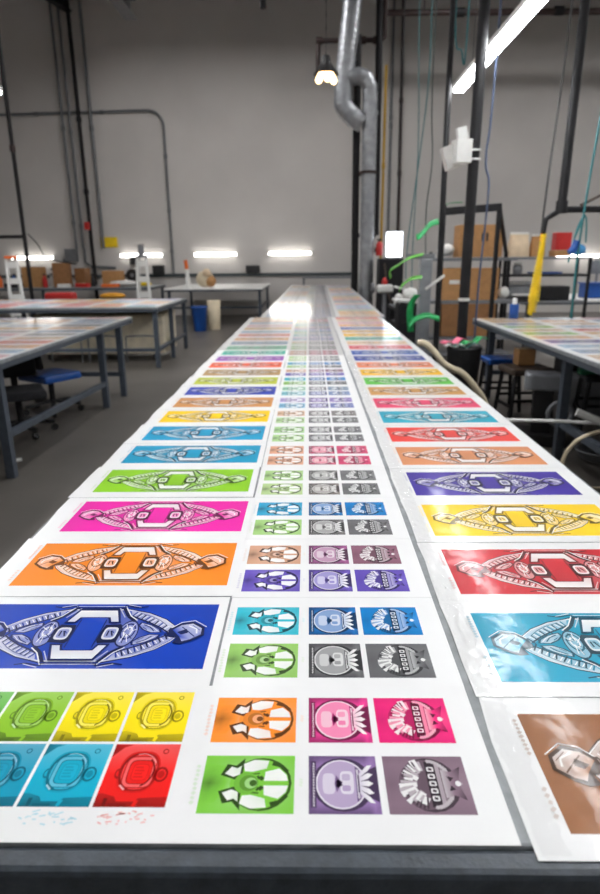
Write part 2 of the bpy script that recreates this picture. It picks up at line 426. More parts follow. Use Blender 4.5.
def art_tile():
    a = Art(.046, .0525)
    a.base(lambda x, y: .5+.05*y)
    a.lay(); a.poly([(-1, -1), (1, -1), (1, -.70), (.2, -.74), (.1, -.84), (-.4, -.84), (-.5, -.70), (-.86, -.6), (-1, -.62)], [.12, .2, .26, .2, .16, .16, .2, .3, .24])
    a.poly([(-1, .55), (-.7, .88), (-.45, .98), (-1, .98)], [.14, .26, .3, .16])
    a.lay(); a.poly([(-.6, -.98), (-.1, -.98), (-.1, -.9), (-.6, -.9)], .1); a.line([(-.72, -1), (-.72, -.74)], .05, .08); a.line([(.1, -.98), (.16, -.8)], .05, .45)
    for k, (r, t) in enumerate(((.60, .40), (.55, .2), (.50, .52), (.46, .26), (.43, .56), (.35, .22), (.325, .46), (.24, .34), (.22, .5))):
        a.lay(); a.rrect(-.04+.006*k, .08-.004*k, r, r*1.12, t, 2.6 if k < 3 else 4.5)
    a.lay(); a.ring(-.04, .08, .57, .64, .12, .14, 20, 1.9, 4.4); a.ring(-.04, .08, .46, .52, .1, .1, 16, -1.2, .9)
    a.lay(); a.ring(.64, -.02, .2, .24, .26, .16); a.ell(.64, -.02, .1, .12, .3, 12); a.poly([(.42, .12), (.52, .2), (.5, -.2), (.4, -.14)], .24)
    a.ring(-.62, -.0, .1, .16, .4, .2); a.ring(.6, .74, .09, .09, .35, .2, 12)
    a.lay(); a.ring(-.04, .08, .5, .58, .025, .74, 24, .5, 1.9); a.line([(-.46, -.36), (-.3, -.5)], .025, .72)
    for k in range(4): a.line([(-.16, .2-.1*k), (.08+.04*(k % 2), .2-.1*k)], .03, .38)
    return a

ML = [art_large(s).mesh('oblong emblem', INK) for s in (1,)]
MLG = [art_large(1, .2405).mesh('oblong emblem sleeved', INKG)]
MMG, MDG, MCG = art_mask().mesh('mask emblem glossy', INKF), art_disc().mesh('disc emblem glossy', INKF), art_crest().mesh('crest emblem glossy', INKF)
MLF = art_large(1).mesh('oblong emblem glossy', INKF)
MM = art_mask().mesh('mask emblem', INK)
MD = art_disc().mesh('disc emblem', INK)
MC = art_crest().mesh('crest emblem', INK)
MT = art_tile().mesh('tile emblem', INK)

def sheet_mesh(w, d, m, nx=6, ny=3, jag=.004, seed=0):
    r2 = random.Random(seed); me = bpy.data.meshes.new('film sheet'); vs = []; fs = []
    for lv in (0, .0006):
        r3 = random.Random(seed)
        for j in range(ny+1):
            for i in range(nx+1):
                x, y = w*i/nx, d*j/ny
                if i == 0: x += r3.uniform(-jag, jag)
                vs.append((x, y, lv))
    n1 = (nx+1)*(ny+1)
    for j in range(ny):
        for i in range(nx):
            a = j*(nx+1)+i
            fs.append((n1+a, n1+a+1, n1+a+nx+2, n1+a+nx+1)); fs.append((a, a+nx+1, a+nx+2, a+1))
    ring = list(range(nx+1))+[j*(nx+1)+nx for j in range(1, ny+1)]+[ny*(nx+1)+i for i in range(nx-1, -1, -1)]+[j*(nx+1) for j in range(ny-1, 0, -1)]
    for a, b in zip(ring, ring[1:]+ring[:1]): fs.append((a, b, n1+b, n1+a))
    me.from_pydata(vs, [], fs); me.update(); me.materials.append(m)
    return me
SL = [sheet_mesh(.538, .2728, FILM, seed=s) for s in range(4)]
SR = [sheet_mesh(.578, .2725, FILMG, seed=s+9) for s in range(4)]
SF = sheet_mesh(.538, .2718, FILMF, seed=31)
SCF = sheet_mesh(.4065, .2722, FILMF, jag=.001, seed=33)
SC = [sheet_mesh(.4065, .2722, FILM, jag=.001, seed=s+20) for s in range(2)]
ST = .0006

def put(name, me, parent, loc, rgb=None, rz=0):
    o = bpy.data.objects.new(name, me); COL.objects.link(o); o.parent = parent
    o.location = loc; o.rotation_euler = (0, 0, rz)
    if rgb: o.color = lin(rgb)+(1,)
    return o
ORDS = 'nearest second third fourth fifth sixth seventh eighth ninth tenth eleventh twelfth thirteenth fourteenth fifteenth sixteenth seventeenth eighteenth nineteenth twentieth'.split()
TENS = {20: 'twenty', 30: 'thirty', 40: 'forty'}
def ordw(i):
    if i < 20: return ORDS[i]
    n = i+1
    t = n//10*10
    if n % 10 == 0: return TENS[t][:-1]+'ieth'
    return TENS[t]+'-'+(['first']+ORDS[1:9])[n % 10-1]

C = {  # ink colours; pale ones also stand in for glare far off
 'blue': (0, 60, 176), 'orange': (246, 138, 22), 'magenta': (236, 26, 164), 'lime green': (136, 198, 26), 'turquoise': (0, 148, 188),
 'cyan': (10, 152, 196), 'yellow': (252, 208, 8), 'tan': (204, 142, 82), 'navy blue': (34, 58, 168), 'olive green': (186, 196, 60),
 'khaki': (176, 140, 88), 'orange red': (236, 92, 52), 'purple': (150, 78, 176), 'teal green': (60, 172, 150), 'mint green': (96, 196, 150),
 'grey blue': (128, 156, 186), 'pale orange': (236, 170, 104), 'coral red': (232, 112, 92), 'pale blue': (160, 190, 216), 'amber': (226, 172, 84),
 'brown': (146, 94, 56), 'aqua blue': (0, 150, 182), 'red': (196, 10, 32), 'violet': (54, 30, 146), 'copper orange': (214, 138, 90),
 'scarlet': (228, 56, 46), 'teal blue': (16, 160, 184), 'pink red': (230, 66, 108), 'bronze': (204, 150, 84), 'green': (92, 190, 66),
 'golden yellow': (246, 190, 40), 'salmon orange': (234, 130, 90), 'dark blue': (50, 66, 150), 'royal blue': (54, 92, 172), 'rose red': (222, 92, 104),
 'sand': (222, 186, 146), 'pale green': (158, 200, 150), 'pale pink': (228, 170, 176), 'grey': (150, 150, 152), 'lilac': (176, 160, 200)}
LEFT = ['blue', 'orange', 'magenta', 'lime green', 'turquoise', 'cyan', 'yellow', 'tan', 'navy blue', 'olive green', 'khaki', 'orange red', 'purple', 'teal green', 'mint green',
        'grey blue', 'pale orange', 'coral red', 'pale blue', 'amber', 'pale pink', 'grey blue', 'pale orange', 'amber']
RIGHT = ['brown', 'aqua blue', 'red', 'yellow', 'violet', 'copper orange', 'scarlet', 'teal blue', 'pink red', 'bronze', 'green', 'golden yellow', 'salmon orange', 'dark blue', 'royal blue',
         'rose red', 'sand', 'teal green', 'golden yellow', 'amber', 'royal blue', 'pale orange', 'pale pink', 'sand', 'coral red']
FAR = ['pale blue', 'sand', 'pale pink', 'pale orange', 'grey blue', 'lilac', 'coral red', 'pale blue', 'amber', 'sand', 'pale green', 'grey']  # paler inks, with the glare on far sheets put into the colour

def large_sheet(loc, rgb, colname, label, group, kind='left', idx=0, rz=None, gl=False):
    name = 'print_sheet'
    w = .546 if kind == 'left' else .578
    o = bpy.data.objects.new(name, SF if gl else (SL if kind == 'left' else SR)[idx % 4]); COL.objects.link(o)
    o.location = loc; o.rotation_euler = (0, 0, R.uniform(-.003, .003) if rz is None else rz)
    tag(o, label, 'print sheet', group)
    if kind == 'left': put('printed_panel', MLF if gl else ML[0], o, (.055+.2325, .1435, ST+2e-5), rgb)
    else: put('printed_panel', MLG[0], o, (.0505+.2405, .1355, ST+2e-5), rgb)
    return o

# ------------------------------------------------------------------ long printing table (near section, far section)
TZ = .9
def long_table(label, x0, x1, y0, y1, edge, group):
    t = thing('printing_table', label, 'table', ((x0+x1)/2, y0, 0), group)
    MB().box(((x0+x1)/2, (y0+y1)/2, TZ-.02), (x1-x0, y1-y0, .04), bev=.004).build('tabletop', DARKTOP, t)
    if edge:
        MB().box(((x0+x1)/2, y0-.018, TZ-.026), (x1-x0+.03, .034, .05), bev=.008).build('edge_rail', BENCH, t)
        MB().box(((x0+x1)/2, y0-.006, TZ-.12), (x1-x0, .03, .13), bev=.003).build('apron', mat('front shade black', (4, 4, 5), .8, spec=.1), t)  # near-black colour holds the dark shade below the front rail
    for x in (x0+.03, x1-.03):
        MB().bar((x, y0+.01, TZ-.075), (x, y1-.01, TZ-.075), .05, .07).build('side_rail', STEEL, t)
    n = max(2, round((y1-y0)/2.3)+1)
    for k in range(n):
        y = y0+.12+(y1-y0-.24)*k/(n-1)
        for x in (x0+.06, x1-.06): MB().bar((x, y, 0), (x, y, TZ-.1), .06).build('leg', STEEL, t)
        MB().bar((x0+.09, y, .26), (x1-.09, y, .26), .05).build('stretcher', STEEL, t)
    return t
long_table('near section of the long printing table, with a scuffed grey steel front edge', -.70, .845, .552, 7.385, True, None)
ROT2 = -.0125
FX0, FY0 = .055, 7.41
t2 = long_table('far section of the long printing table, running to the back wall', -.64, .845, 0, 9.42, False, None)
t2.location = (FX0+.1025, FY0, 0); t2.rotation_euler = (0, 0, ROT2)
SZ = TZ+.0004

# front sheet: six small tiles beside a block of six small prints
fs = MB(); fs.box((-.2265, .6915, SZ+.0004), (.945, .2795, .0008), bev=0)
front = one('print_sheet', fs, FILM, 'wide white sheet at the near table edge with colour tiles and six small prints', 'print sheet')
TC = [[(250, 224, 10), (246, 226, 6), (140, 194, 36), (96, 176, 60), (60, 160, 90)], [(232, 24, 18), (8, 168, 196), (6, 150, 180), (30, 130, 190), (60, 90, 170)]]
for j in range(2):
    for i in range(5):
        put('printed_tile', MT, front, (-.2305-.0965*i, .763-.1095*j, SZ+.0009), TC[j][i])
for i, col in ((0, (238, 120, 110)), (1, (120, 200, 216)), (2, (120, 190, 210))):
    a = Art(.046, .012); 
    for k in range(26):
        x, y = -.8+1.5*R.random(), R.uniform(-.8, .8)
        a.line([(x, y), (x+R.uniform(-.12, .2), y+R.uniform(-.25, .25))], .018, .68)
    put('pencil_note', a.mesh('scribble', INK), front, (-.2305-.0965*i, .586, SZ+.0009), col)
ROWS = {  # one colour each for the mask, disc and crest print
 'front': [((120, 192, 62), (150, 118, 172), (132, 108, 122)), ((244, 140, 40), (236, 66, 148), (232, 36, 118))]}
XS = [-.083, .0425, .152]
def small_row(parent, x0, y, cols, z, gl=False):
    for me, x, c in zip((MMG, MDG, MCG) if gl else (MM, MD, MC), XS, cols): put('printed_panel', me, parent, (x-x0, y, z), c)
for j in (0, 1): small_row(front, 0, .639+.1175*j, ROWS['front'][j], SZ+.0009)

CEN = [  # (bottom row, top row), words
 (((140, 190, 92), (112, 112, 114), (104, 104, 106)), ((40, 178, 196), (24, 112, 184), (6, 124, 194)), 'green-grey and blue rows'),
 (((96, 76, 176), (112, 92, 186), (98, 78, 176)), ((206, 156, 126), (166, 96, 146), (140, 94, 112)), 'purple and mauve rows'),
 (((160, 202, 120), (128, 126, 124), (110, 108, 110)), ((30, 156, 196), (30, 120, 188), (20, 122, 190)), 'pale green and bright blue rows'),
 (((178, 204, 140), (142, 134, 128), (112, 112, 112)), ((164, 200, 130), (134, 134, 130), (120, 120, 120)), 'green and grey rows'),
 (((216, 160, 130), (220, 92, 128), (214, 76, 116)), ((218, 160, 130), (216, 86, 124), (212, 84, 120)), 'tan and rose rows'),
 (((168, 206, 140), (134, 134, 136), (120, 120, 122)), ((162, 202, 140), (140, 140, 142), (124, 124, 126)), 'mint green and grey rows'),
 (((176, 206, 150), (140, 140, 140), (124, 124, 124)), ((212, 176, 146), (150, 146, 144), (136, 132, 130)), 'pale green and beige rows'),
 (((120, 176, 206), (130, 120, 186), (120, 130, 186)), ((176, 160, 206), (140, 110, 186), (150, 130, 190)), 'blue and violet rows'),
 (((120, 190, 200), (120, 130, 186), (130, 150, 190)), ((150, 200, 170), (150, 150, 156), (130, 150, 170)), 'teal and grey rows')]
GC = 'small print sheets down the middle of the long table'
def centre_sheet(loc, k, label, rz=0, gl=False):
    o = bpy.data.objects.new('print_sheet', SCF if gl else SC[k % 2]); COL.objects.link(o); o.location = loc; o.rotation_euler = (0, 0, rz)
    tag(o, label, 'print sheet', GC)
    b, t, w = CEN[k % len(CEN)]
    small_row(o, -.160, .070, b, ST+2e-5, gl); small_row(o, -.160, .190, t, ST+2e-5, gl)
    return o
k = 0
while .8285+.2732*(k+1) < 7.395:
    centre_sheet((-.160, .8285+.2732*k, SZ), k, 'small prints in %s, %s sheet up the near middle strip' % (CEN[k % len(CEN)][2], ordw(k)), 0, k > 12)
    k += 1
GL, GR = 'oblong print sheets in the left row of the long table', 'sleeved oblong print sheets in the right row of the long table'
for i, c in enumerate(LEFT):
    large_sheet((-.699+R.uniform(-.005, .004), .832+.2730*i, SZ+.0009*(i % 2)), C[c], c,
                '%s oblong print, %s sheet in the left row of the near table' % (c, ordw(i)), GL, 'left', i, None, i > 13)
for i, c in enumerate(RIGHT):
    o = large_sheet((.259+R.uniform(-.001, .001), .533+.2735*i, SZ+.0009*(i % 2)), C[c], c,
                    '%s oblong sleeved print, %s in the right row of the near table' % (c, ordw(i)), GR, 'right', i)
    if i < 14:   # crinkled sleeve flap along the inner margin
        r2 = random.Random(i); nx, ny = 8, 30; vs = []; fsx = []
        for j in range(ny+1):
            for q in range(nx+1):
                vs.append((.004+.034*q/nx+.003*r2.uniform(-1, 1), .004+.264*j/ny, .0016+.0016*(0 < q)*(1+math.sin(j*.9+q*1.7+i)*math.sin(j*.37-q*.8+2*i))+.0006*r2.random()))
        for j in range(ny):
            for q in range(nx):
                a0 = j*(nx+1)+q; fsx.append((a0, a0+1, a0+nx+2, a0+nx+1))
        me = bpy.data.meshes.new('sleeve flap'); me.from_pydata(vs, [], fsx); me.update(); me.materials.append(CLEAR)
        put('sleeve_flap', me, o, (0, 0, 0))
# sheets on the far section
cs, sn = math.cos(ROT2), math.sin(ROT2)
def far(x, y): return (FX0+.1025+(x-.1025)*cs-y*sn, FY0+(x-.1025)*sn+y*cs)
FARTAIL = 'of the far table'
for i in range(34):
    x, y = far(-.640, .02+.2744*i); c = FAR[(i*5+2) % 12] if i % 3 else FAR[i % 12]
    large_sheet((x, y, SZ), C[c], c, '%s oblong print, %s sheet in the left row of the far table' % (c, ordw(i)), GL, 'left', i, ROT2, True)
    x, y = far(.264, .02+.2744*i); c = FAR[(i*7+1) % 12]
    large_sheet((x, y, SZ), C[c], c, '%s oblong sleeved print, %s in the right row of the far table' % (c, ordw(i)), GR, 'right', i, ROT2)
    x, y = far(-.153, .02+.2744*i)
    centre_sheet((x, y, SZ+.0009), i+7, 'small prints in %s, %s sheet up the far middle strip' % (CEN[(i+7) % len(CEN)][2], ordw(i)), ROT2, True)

# ------------------------------------------------------------------ side tables
def side_table(label, x0, x1, y0, y1, legs, low, topm=DARKTOP, z=TZ):
    t = thing('work_table', label, 'table', ((x0+x1)/2, (y0+y1)/2, 0))
    MB().box(((x0+x1)/2, (y0+y1)/2, z-.015), (x1-x0, y1-y0, .03), bev=.004).build('tabletop', topm, t)
    for a, b in (((x0, y0), (x1, y0)), ((x0, y1), (x1, y1)), ((x0, y0), (x0, y1)), ((x1, y0), (x1, y1))):
        sx = .03 if a[0] == x0 and b[0] == x0 else (-.03 if a[0] == x1 and b[0] == x1 else 0)
        sy = .03 if a[1] == y0 and b[1] == y0 else (-.03 if a[1] == y1 and b[1] == y1 else 0)
        MB().bar((a[0]+sx, a[1]+sy, z-.05), (b[0]+sx, b[1]+sy, z-.05), .04 if sx else .045, .045 if sx else .04).build('top_rail', STEEL, t)
    for x, y in legs: MB().bar((x, y, 0), (x, y, z-.03), .065).build('leg', STEEL, t)
    for p, q in low: MB().bar(p, q, .05).build('stretcher', STEEL, t)
    return t
side_table('grey steel work table covered with prints, left of the long table', -5.6, -2.17, 2.9, 7.6,
           [(-2.25, 4.33), (-2.25, 6.6), (-2.23, 7.2), (-5.5, 4.33), (-5.5, 7.2), (-3.9, 7.2)],
           [((-2.25, 4.33, .33), (-2.25, 6.6, .27)), ((-5.5, 7.2, .27), (-2.23, 7.2, .27)), ((-5.5, 4.33, .33), (-2.25, 4.33, .33))])
side_table('grey steel work table in the middle of the left aisle, above a beige crate', -8.4, -2.22, 9.15, 11.4,
           [(-2.29, 9.22), (-2.27, 10.2), (-2.27, 11.3), (-5.2, 9.22), (-8.3, 9.22), (-5.2, 11.3), (-8.3, 11.3)],
           [((-8.3, 9.22, .27), (-2.29, 9.22, .27)), ((-2.29, 9.22, .27), (-2.27, 11.3, .27))])
side_table('white topped work table by the back wall, left of the long table end', -3.5, -1.12, 15.15, 18.2,
           [(-3.4, 15.25), (-1.2, 15.25), (-1.2, 18.1), (-3.4, 18.1)], [((-3.4, 15.6, .42), (-1.2, 15.6, .42)), ((-1.2, 15.6, .42), (-1.2, 18.1, .42))], WHITEP)
side_table('grey steel work table covered with prints, right of the long table', 1.86, 4.6, 1.6, 7.12,
           [(1.99, 4.72), (2.06, 7.0), (4.5, 4.72), (4.5, 7.0), (1.95, 1.75), (4.5, 1.75)],
           [((1.99, 1.75, .30), (1.99, 4.72, .30)), ((2.06, 7.0, .30), (4.5, 7.0, .30))])
side_table('white topped bench at the right, behind the yellow air hose', 3.9, 7.2, 11.4, 13.6,
           [(4, 11.5), (7.1, 11.5), (4, 13.5), (7.1, 13.5)], [((4, 11.5, .35), (7.1, 11.5, .35))], WHITEP, .8)
side_table('cluttered dark bench along the back wall at the left', -10.2, -4.1, 16.3, 18.1,
           [(-10.1, 16.5), (-4.2, 16.5), (-7, 16.5), (-10.1, 18.0), (-4.2, 18.0)], [((-10.1, 16.5, .35), (-4.2, 16.5, .35))])
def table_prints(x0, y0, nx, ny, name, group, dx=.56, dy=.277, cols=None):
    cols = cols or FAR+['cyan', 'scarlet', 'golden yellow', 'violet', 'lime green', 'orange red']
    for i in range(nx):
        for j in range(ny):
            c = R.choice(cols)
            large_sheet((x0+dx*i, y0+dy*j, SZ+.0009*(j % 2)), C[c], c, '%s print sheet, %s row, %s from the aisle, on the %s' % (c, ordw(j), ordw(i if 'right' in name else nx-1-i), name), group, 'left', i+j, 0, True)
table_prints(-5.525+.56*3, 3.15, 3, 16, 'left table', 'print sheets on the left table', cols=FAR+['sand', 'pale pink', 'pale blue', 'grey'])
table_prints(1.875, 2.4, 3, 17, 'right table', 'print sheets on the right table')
# the many small far sheets nobody could count: one layer
vs, fsx, mi = [], [], []
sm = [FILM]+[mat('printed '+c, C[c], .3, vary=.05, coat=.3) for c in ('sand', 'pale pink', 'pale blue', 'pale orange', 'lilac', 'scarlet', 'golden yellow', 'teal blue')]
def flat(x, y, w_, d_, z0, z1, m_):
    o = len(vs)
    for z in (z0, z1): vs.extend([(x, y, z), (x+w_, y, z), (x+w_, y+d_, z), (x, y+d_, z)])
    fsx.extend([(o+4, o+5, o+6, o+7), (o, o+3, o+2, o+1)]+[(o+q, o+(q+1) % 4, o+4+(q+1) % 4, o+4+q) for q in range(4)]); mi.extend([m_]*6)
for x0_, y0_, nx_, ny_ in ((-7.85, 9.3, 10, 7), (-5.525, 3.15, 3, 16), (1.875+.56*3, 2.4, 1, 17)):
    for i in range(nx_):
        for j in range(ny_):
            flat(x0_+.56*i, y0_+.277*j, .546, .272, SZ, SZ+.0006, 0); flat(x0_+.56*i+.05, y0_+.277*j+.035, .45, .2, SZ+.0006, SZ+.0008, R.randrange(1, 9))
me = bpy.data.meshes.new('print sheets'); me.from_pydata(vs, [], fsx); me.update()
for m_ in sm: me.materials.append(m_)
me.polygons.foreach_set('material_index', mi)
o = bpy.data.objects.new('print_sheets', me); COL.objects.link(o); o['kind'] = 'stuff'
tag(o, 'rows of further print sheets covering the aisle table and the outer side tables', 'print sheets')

# ------------------------------------------------------------------ lamps
def fixture_proto(name, L, m, w=.15, wall=False):
    t = thing(name, '', 'light')
    MB().box((0, 0, .045), (w, L, .05), bev=.008).build('housing', WHITEP, t)
    for x in (-w*.27, w*.27):
        MB().tube([(x, -L/2+.03, 0), (x, L/2-.03, 0)], .019, 8).build('fluorescent_tube', m, t)
    for y in (-L/2+.015, L/2-.015): MB().box((0, y, .005), (w*.85, .03, .05)).build('end_cap', WHITEP, t)
    return t
fx = fixture_proto('ceiling_light', 2.86, TUBE)
for y in (-.8, .8): MB().tube([(0, y, .07), (0, y, ZC-3.46)], .004, 6).build('hanging_cable', BLACK, fx)
FIX = [(1.79, 6.83, 'twin tube light hanging above the right aisle, crossed by the thick black pole'),
       (1.79, 3.9, 'twin tube light hanging above the right aisle, nearer than the one at the pole'), (1.79, .95, 'twin tube light hanging above the right aisle, beside the near table end'), (1.79, -2.0, 'twin tube light hanging above the right aisle, behind the viewer'),
       (-3.68, 6.67, 'twin tube light hanging above the left table'), (-3.68, 4.05, 'twin tube light above the near end of the left table'), (-3.68, 1.1, 'twin tube light above the floor before the left table'),
       (6.6, 6.5, 'added twin tube light far to the right, near row'), (7.6, 10.0, 'added twin tube light far to the right, middle row'), (9.4, 14.0, 'added twin tube light far to the right, back row'),  # far side lights, added out of view to brighten the back area
       (-8.6, 9.0, 'added twin tube light far to the left')]
for i, (x, y, l) in enumerate(FIX):
    o = fx if i == 0 else dup(fx, (x, y, 3.46))
    o.location = (x, y, 3.46); o['label'] = l; o['group'] = 'twin tube ceiling lights'
wl = fixture_proto('wall_light', 1.26, TUBEW, .085)
for i, (x, z, l) in enumerate([(-8.0, 1.66, 'lit tube light low on the back wall, behind the white ladder'), (-4.83, 1.70, 'lit tube light low on the back wall, right of the yellow sign'),
                               (-2.69, 1.71, 'lit tube light low on the back wall, above the beige bag'), (-.55, 1.72, 'lit tube light low on the back wall, above the far table end'), (7.66, 1.58, 'lit tube light on the back wall at the right, behind the blue hose')]):
    o = wl if i == 0 else dup(wl, (x, WY-.08, z))
    o.location = (x, WY-.08, z); o.rotation_euler = Matrix(((0, 1, 0), (0, 0, 1), (1, 0, 0))).to_euler(); o['label'] = l; o['group'] = 'wall lights'

# unseen high-bay lamps, added to brighten the back wall and tables
hb = thing('added_high_bay', '', 'light')
MB().lathe([(.1, .42), (.12, .40), (.14, .2), (.36, .02), (.37, 0), (.35, .02), (.13, .19)], (0, 0, 0), 24).build('reflector', GREYP, hb)
MB().lathe([(0, .035), (.30, .035), (.30, .05), (0, .05)], (0, 0, 0), 24).build('lit_disc', HIGH, hb)
MB().tube([(0, 0, .4), (0, 0, .8)], .03).build('hanging_rod', BLACK, hb)
i = 0
for y, yw in ((4.5, 'at the near end'), (9.5, 'in the middle of the room'), (14.2, 'at the back of the room')):
    for x, xw in ((-5.5, 'over the left aisle'), (-1.2, 'just left of the long table'), (3.4, 'right of the long table'), (8, 'over the far right')):
        if y > 12 and x < -2: x = -3.6
        o = hb if i == 0 else dup(hb, (x, y, 7.3)); i += 1
        o.location = (x, y, 7.3); o['label'] = 'added high bay lamp %s, %s' % (xw, yw); o['group'] = 'added high bay lamps'

# pendant with three warm bulbs
p = thing('pendant_lamp', 'dark pendant lamp with three lit warm bulbs on a chain', 'lamp', (.28, 11, 4.2))
MB().lathe([(.03, .40), (.06, .39), (.08, .30), (.20, .13), (.19, .125), (.06, .27)], (.28, 11, 4.22)).build('lamp_shade', BLACK, p)
for dx, dy in ((-.10, -.02), (.02, -.10), (.11, .03)):
    MB().tube([(.28+dx*.4, 11+dy*.4, 4.46), (.28+dx*.6, 11+dy*.6, 4.40), (.28+dx*.9, 11+dy*.9, 4.32), (.28+dx*1.2, 11+dy*1.2, 4.25), (.28+dx*1.3, 11+dy*1.3, 4.22)], [.02, .03, .052, .05, .015], 12).build('bulb', BULB, p)
ch = MB()
for k in range(40):
    z = 4.5+k*.09
    ch.bar((.28, 11, z), (.28, 11, z+.082), .014 if k % 2 else .006, .006 if k % 2 else .014, bev=0)
ch.build('chain', BLACK, p)

# ------------------------------------------------------------------ pipes and ducts of the back wall
GP = 'pipes on the back wall'
pp = MB(); pts = [(-12.9, WY-.06, 5.30), (-4.35, WY-.06, 5.44)]+[(-4.35+.4*math.sin(q*PI/16), WY-.06, 5.04+.4*math.cos(q*PI/16)) for q in range(9)]+[(-3.94, WY-.06, 1.19)]
pp.tube(pts, .035)
co = thing('conduit', 'grey conduit running across the left wall and bending down to the rail', 'pipe', (-3.94, WY-.06, 1.19), GP)
pp.build('pipe', COND, co)
for x in (-11, -9.2, -7.4, -5.6): MB().tube([(x-.05, WY-.06, 5.30+.14*(x+12.9)/8.55), (x+.05, WY-.06, 5.30+.14*(x+12.9)/8.55)], .05).build('coupling', COND, co)
for z in (4.3, 2.9, 1.8): MB().tube([(-3.945, WY-.06, z-.05), (-3.945, WY-.06, z+.05)], .05).build('coupling', COND, co)
def vpipe(x, y, z0, z1, r, m, label, coups=(), name='pipe_run', x1=None, cm=None, grp=GP):
    t = thing(name, label, 'pipe', (x, y, z0), grp)
    x1 = x if x1 is None else x1
    MB().tube([(x, y, z0), (x1, y, z1)], r).build('pipe', m, t)
    for z in coups:
        xx = x+(x1-x)*(z-z0)/(z1-z0)
        MB().tube([(xx, y, z-.06), (xx, y, z+.06)], r*1.4).build('coupling', cm or m, t)
    return t
vpipe(-6.66, WY-.15, 1.9, ZC, .04, COND, 'grey conduit rising on the left wall, leftmost of the three', (5.0, 2.6))
vpipe(-6.46, WY-.15, 1.9, ZC, .04, COND, 'grey conduit rising on the left wall, just left of the black pipe', (4.9, 2.5))
vpipe(-6.18, WY-.24, 0, ZC, .055, BLACKPIPE, 'thick black pipe rising on the left wall', (3.4, 5.2))
vpipe(-5.88, WY-.16, 1.9, ZC, .045, COND, 'grey conduit rising on the left wall, right of the black pipe', (5.0,))
one('electrical_box', MB().box((-6.85, WY-.09, 1.72), (.34, .16, .36)), COND, 'grey electrical box below the wall conduits', 'electrical box')
one('switch_box', MB().box((-6.22, WY-.36, 2.5), (.12, .12, .2)), RED, 'small red box on the black wall pipe', 'box')
s = thing('wall_sign', 'small yellow sign on the left wall beside the conduits', 'sign', (-5.75, WY-.02, 2.07))
MB().box((-5.75, WY-.012, 2.07), (.48, .02, .28)).build('sign_plate', YEL, s)
one('speaker', MB().box((-5.05, WY-.1, 1.56), (.2, .18, .22), bev=.02), BLACK, 'small black box on the wall below the yellow sign', 'box')

# steel beams at the top
def ibeam(label, a, b, w=.3, h=.4, m=None):
    t = MB(); a, b = Vector(a), Vector(b)
    for dz in (0, h): t.bar(a+Vector((0, 0, dz)), b+Vector((0, 0, dz)), .03, w) if abs((b-a).x) > .1 and False else t.box((a+b)/2+Vector((0, 0, dz)), (w, (b-a).length, .03), (Vector((b.x-a.x, b.y-a.y, 0))).to_track_quat('Y', 'Z').to_matrix(), .002)
    t.box((a+b)/2+Vector((0, 0, h/2)), (.03, (b-a).length, h-.03), (Vector((b.x-a.x, b.y-a.y, 0))).to_track_quat('Y', 'Z').to_matrix(), .002)
    return one('steel_beam', t, m or mat('grey primer', (120, 120, 122), .6), label, 'beam', 'ceiling beams')
ibeam('grey steel beam end below the ceiling at the left', (-4.3, 13.0, 7.15), (-4.3, 17.2, 7.15))
ibeam('dark steel joist below the ceiling, furthest left', (-7.6, 13, 7.75), (-6.2, 18.4, 7.75), .2, .25, BLACKPIPE)
one('hanger_rod', MB().tube([(-.90, 13.2, 8.1), (-.83, 13.2, 6.0)], .06), BLACKPIPE, 'short dark rod hanging from the ceiling left of the pendant lamp', 'pipe')
tb = thing('pipe_run', 'long dark pipe running below the ceiling at the right', 'pipe', (1.6, 16, 6.8), 'overhead pipes')
MB().tube([(1.62, 16, 6.35), (1.62, 16, 6.72), (1.72, 16, 6.82), (12.9, 16, 6.74)], .07).build('pipe', RUST, tb)
for x in (2.6, 6.2, 10.4): MB().tube([(x, 16, 6.85), (x, 16, ZC)], .012, 6).build('hanger', BLACKPIPE, tb)
for x in (3.4, 5.6, 7.8): MB().tube([(x-.1, 16, 6.81), (x+.1, 16, 6.81)], .1).build('coupling', BLACKPIPE, tb)
rp = thing('pipe_run', 'red oxide pipe arm crossing behind the duct near the pendant lamp', 'pipe', (1.5, 15.3, 6.1), 'overhead pipes')
MB().tube([(.22, 15.515, 5.55), (.22, 15.515, 6.09), (.3, 15.515, 6.15), (1.62, 15.515, 6.15), (1.68, 15.515, 6.2), (1.68, 15.515, ZC)], .055).build('pipe', RUST, rp)
for x in (.24, 1.2, 1.5): MB().tube([(x-.07, 15.515, 6.15), (x+.07, 15.515, 6.15)], .08).build('coupling', RUST, rp)

d = thing('air_duct', 'large silver spiral air duct coming down the back wall', 'duct', (1.33, 15, 1.5))
pts = bez([(1.02, 15, 8.1), (.93, 15, 6.7), (.80, 15, 5.5), (.76, 15, 4.9), (.80, 15, 4.72), (1.0, 15, 4.52), (1.2, 15, 4.42)], 8)
rs = [.215 if i < len(pts)*.65 else .17 for i in range(len(pts))]
def ribbed(pts, r, step=2):
    out, rr = [], []
    dense = []
    for a, b in zip(pts[:-1], pts[1:]):
        n = max(1, int((Vector(b)-Vector(a)).length/.035))
        for q in range(n): dense.append(Vector(a).lerp(Vector(b), q/n))
    dense.append(Vector(pts[-1]))
    return dense, [r*(1.05 if i % 3 == 0 else 1) for i in range(len(dense))]
dp, dr = ribbed(pts, .205); MB().tube(dp, dr, 18).build('spiral_duct', GALV, d)
dp, dr = ribbed([(.86, 14.95, 5.28), (1.1, 14.95, 5.32), (1.25, 14.95, 5.26), (1.33, 14.95, 5.1), (1.34, 14.95, 4.8), (1.34, 14.95, .02)], .165); MB().tube(dp, dr, 18).build('branch_duct', GALV, d)
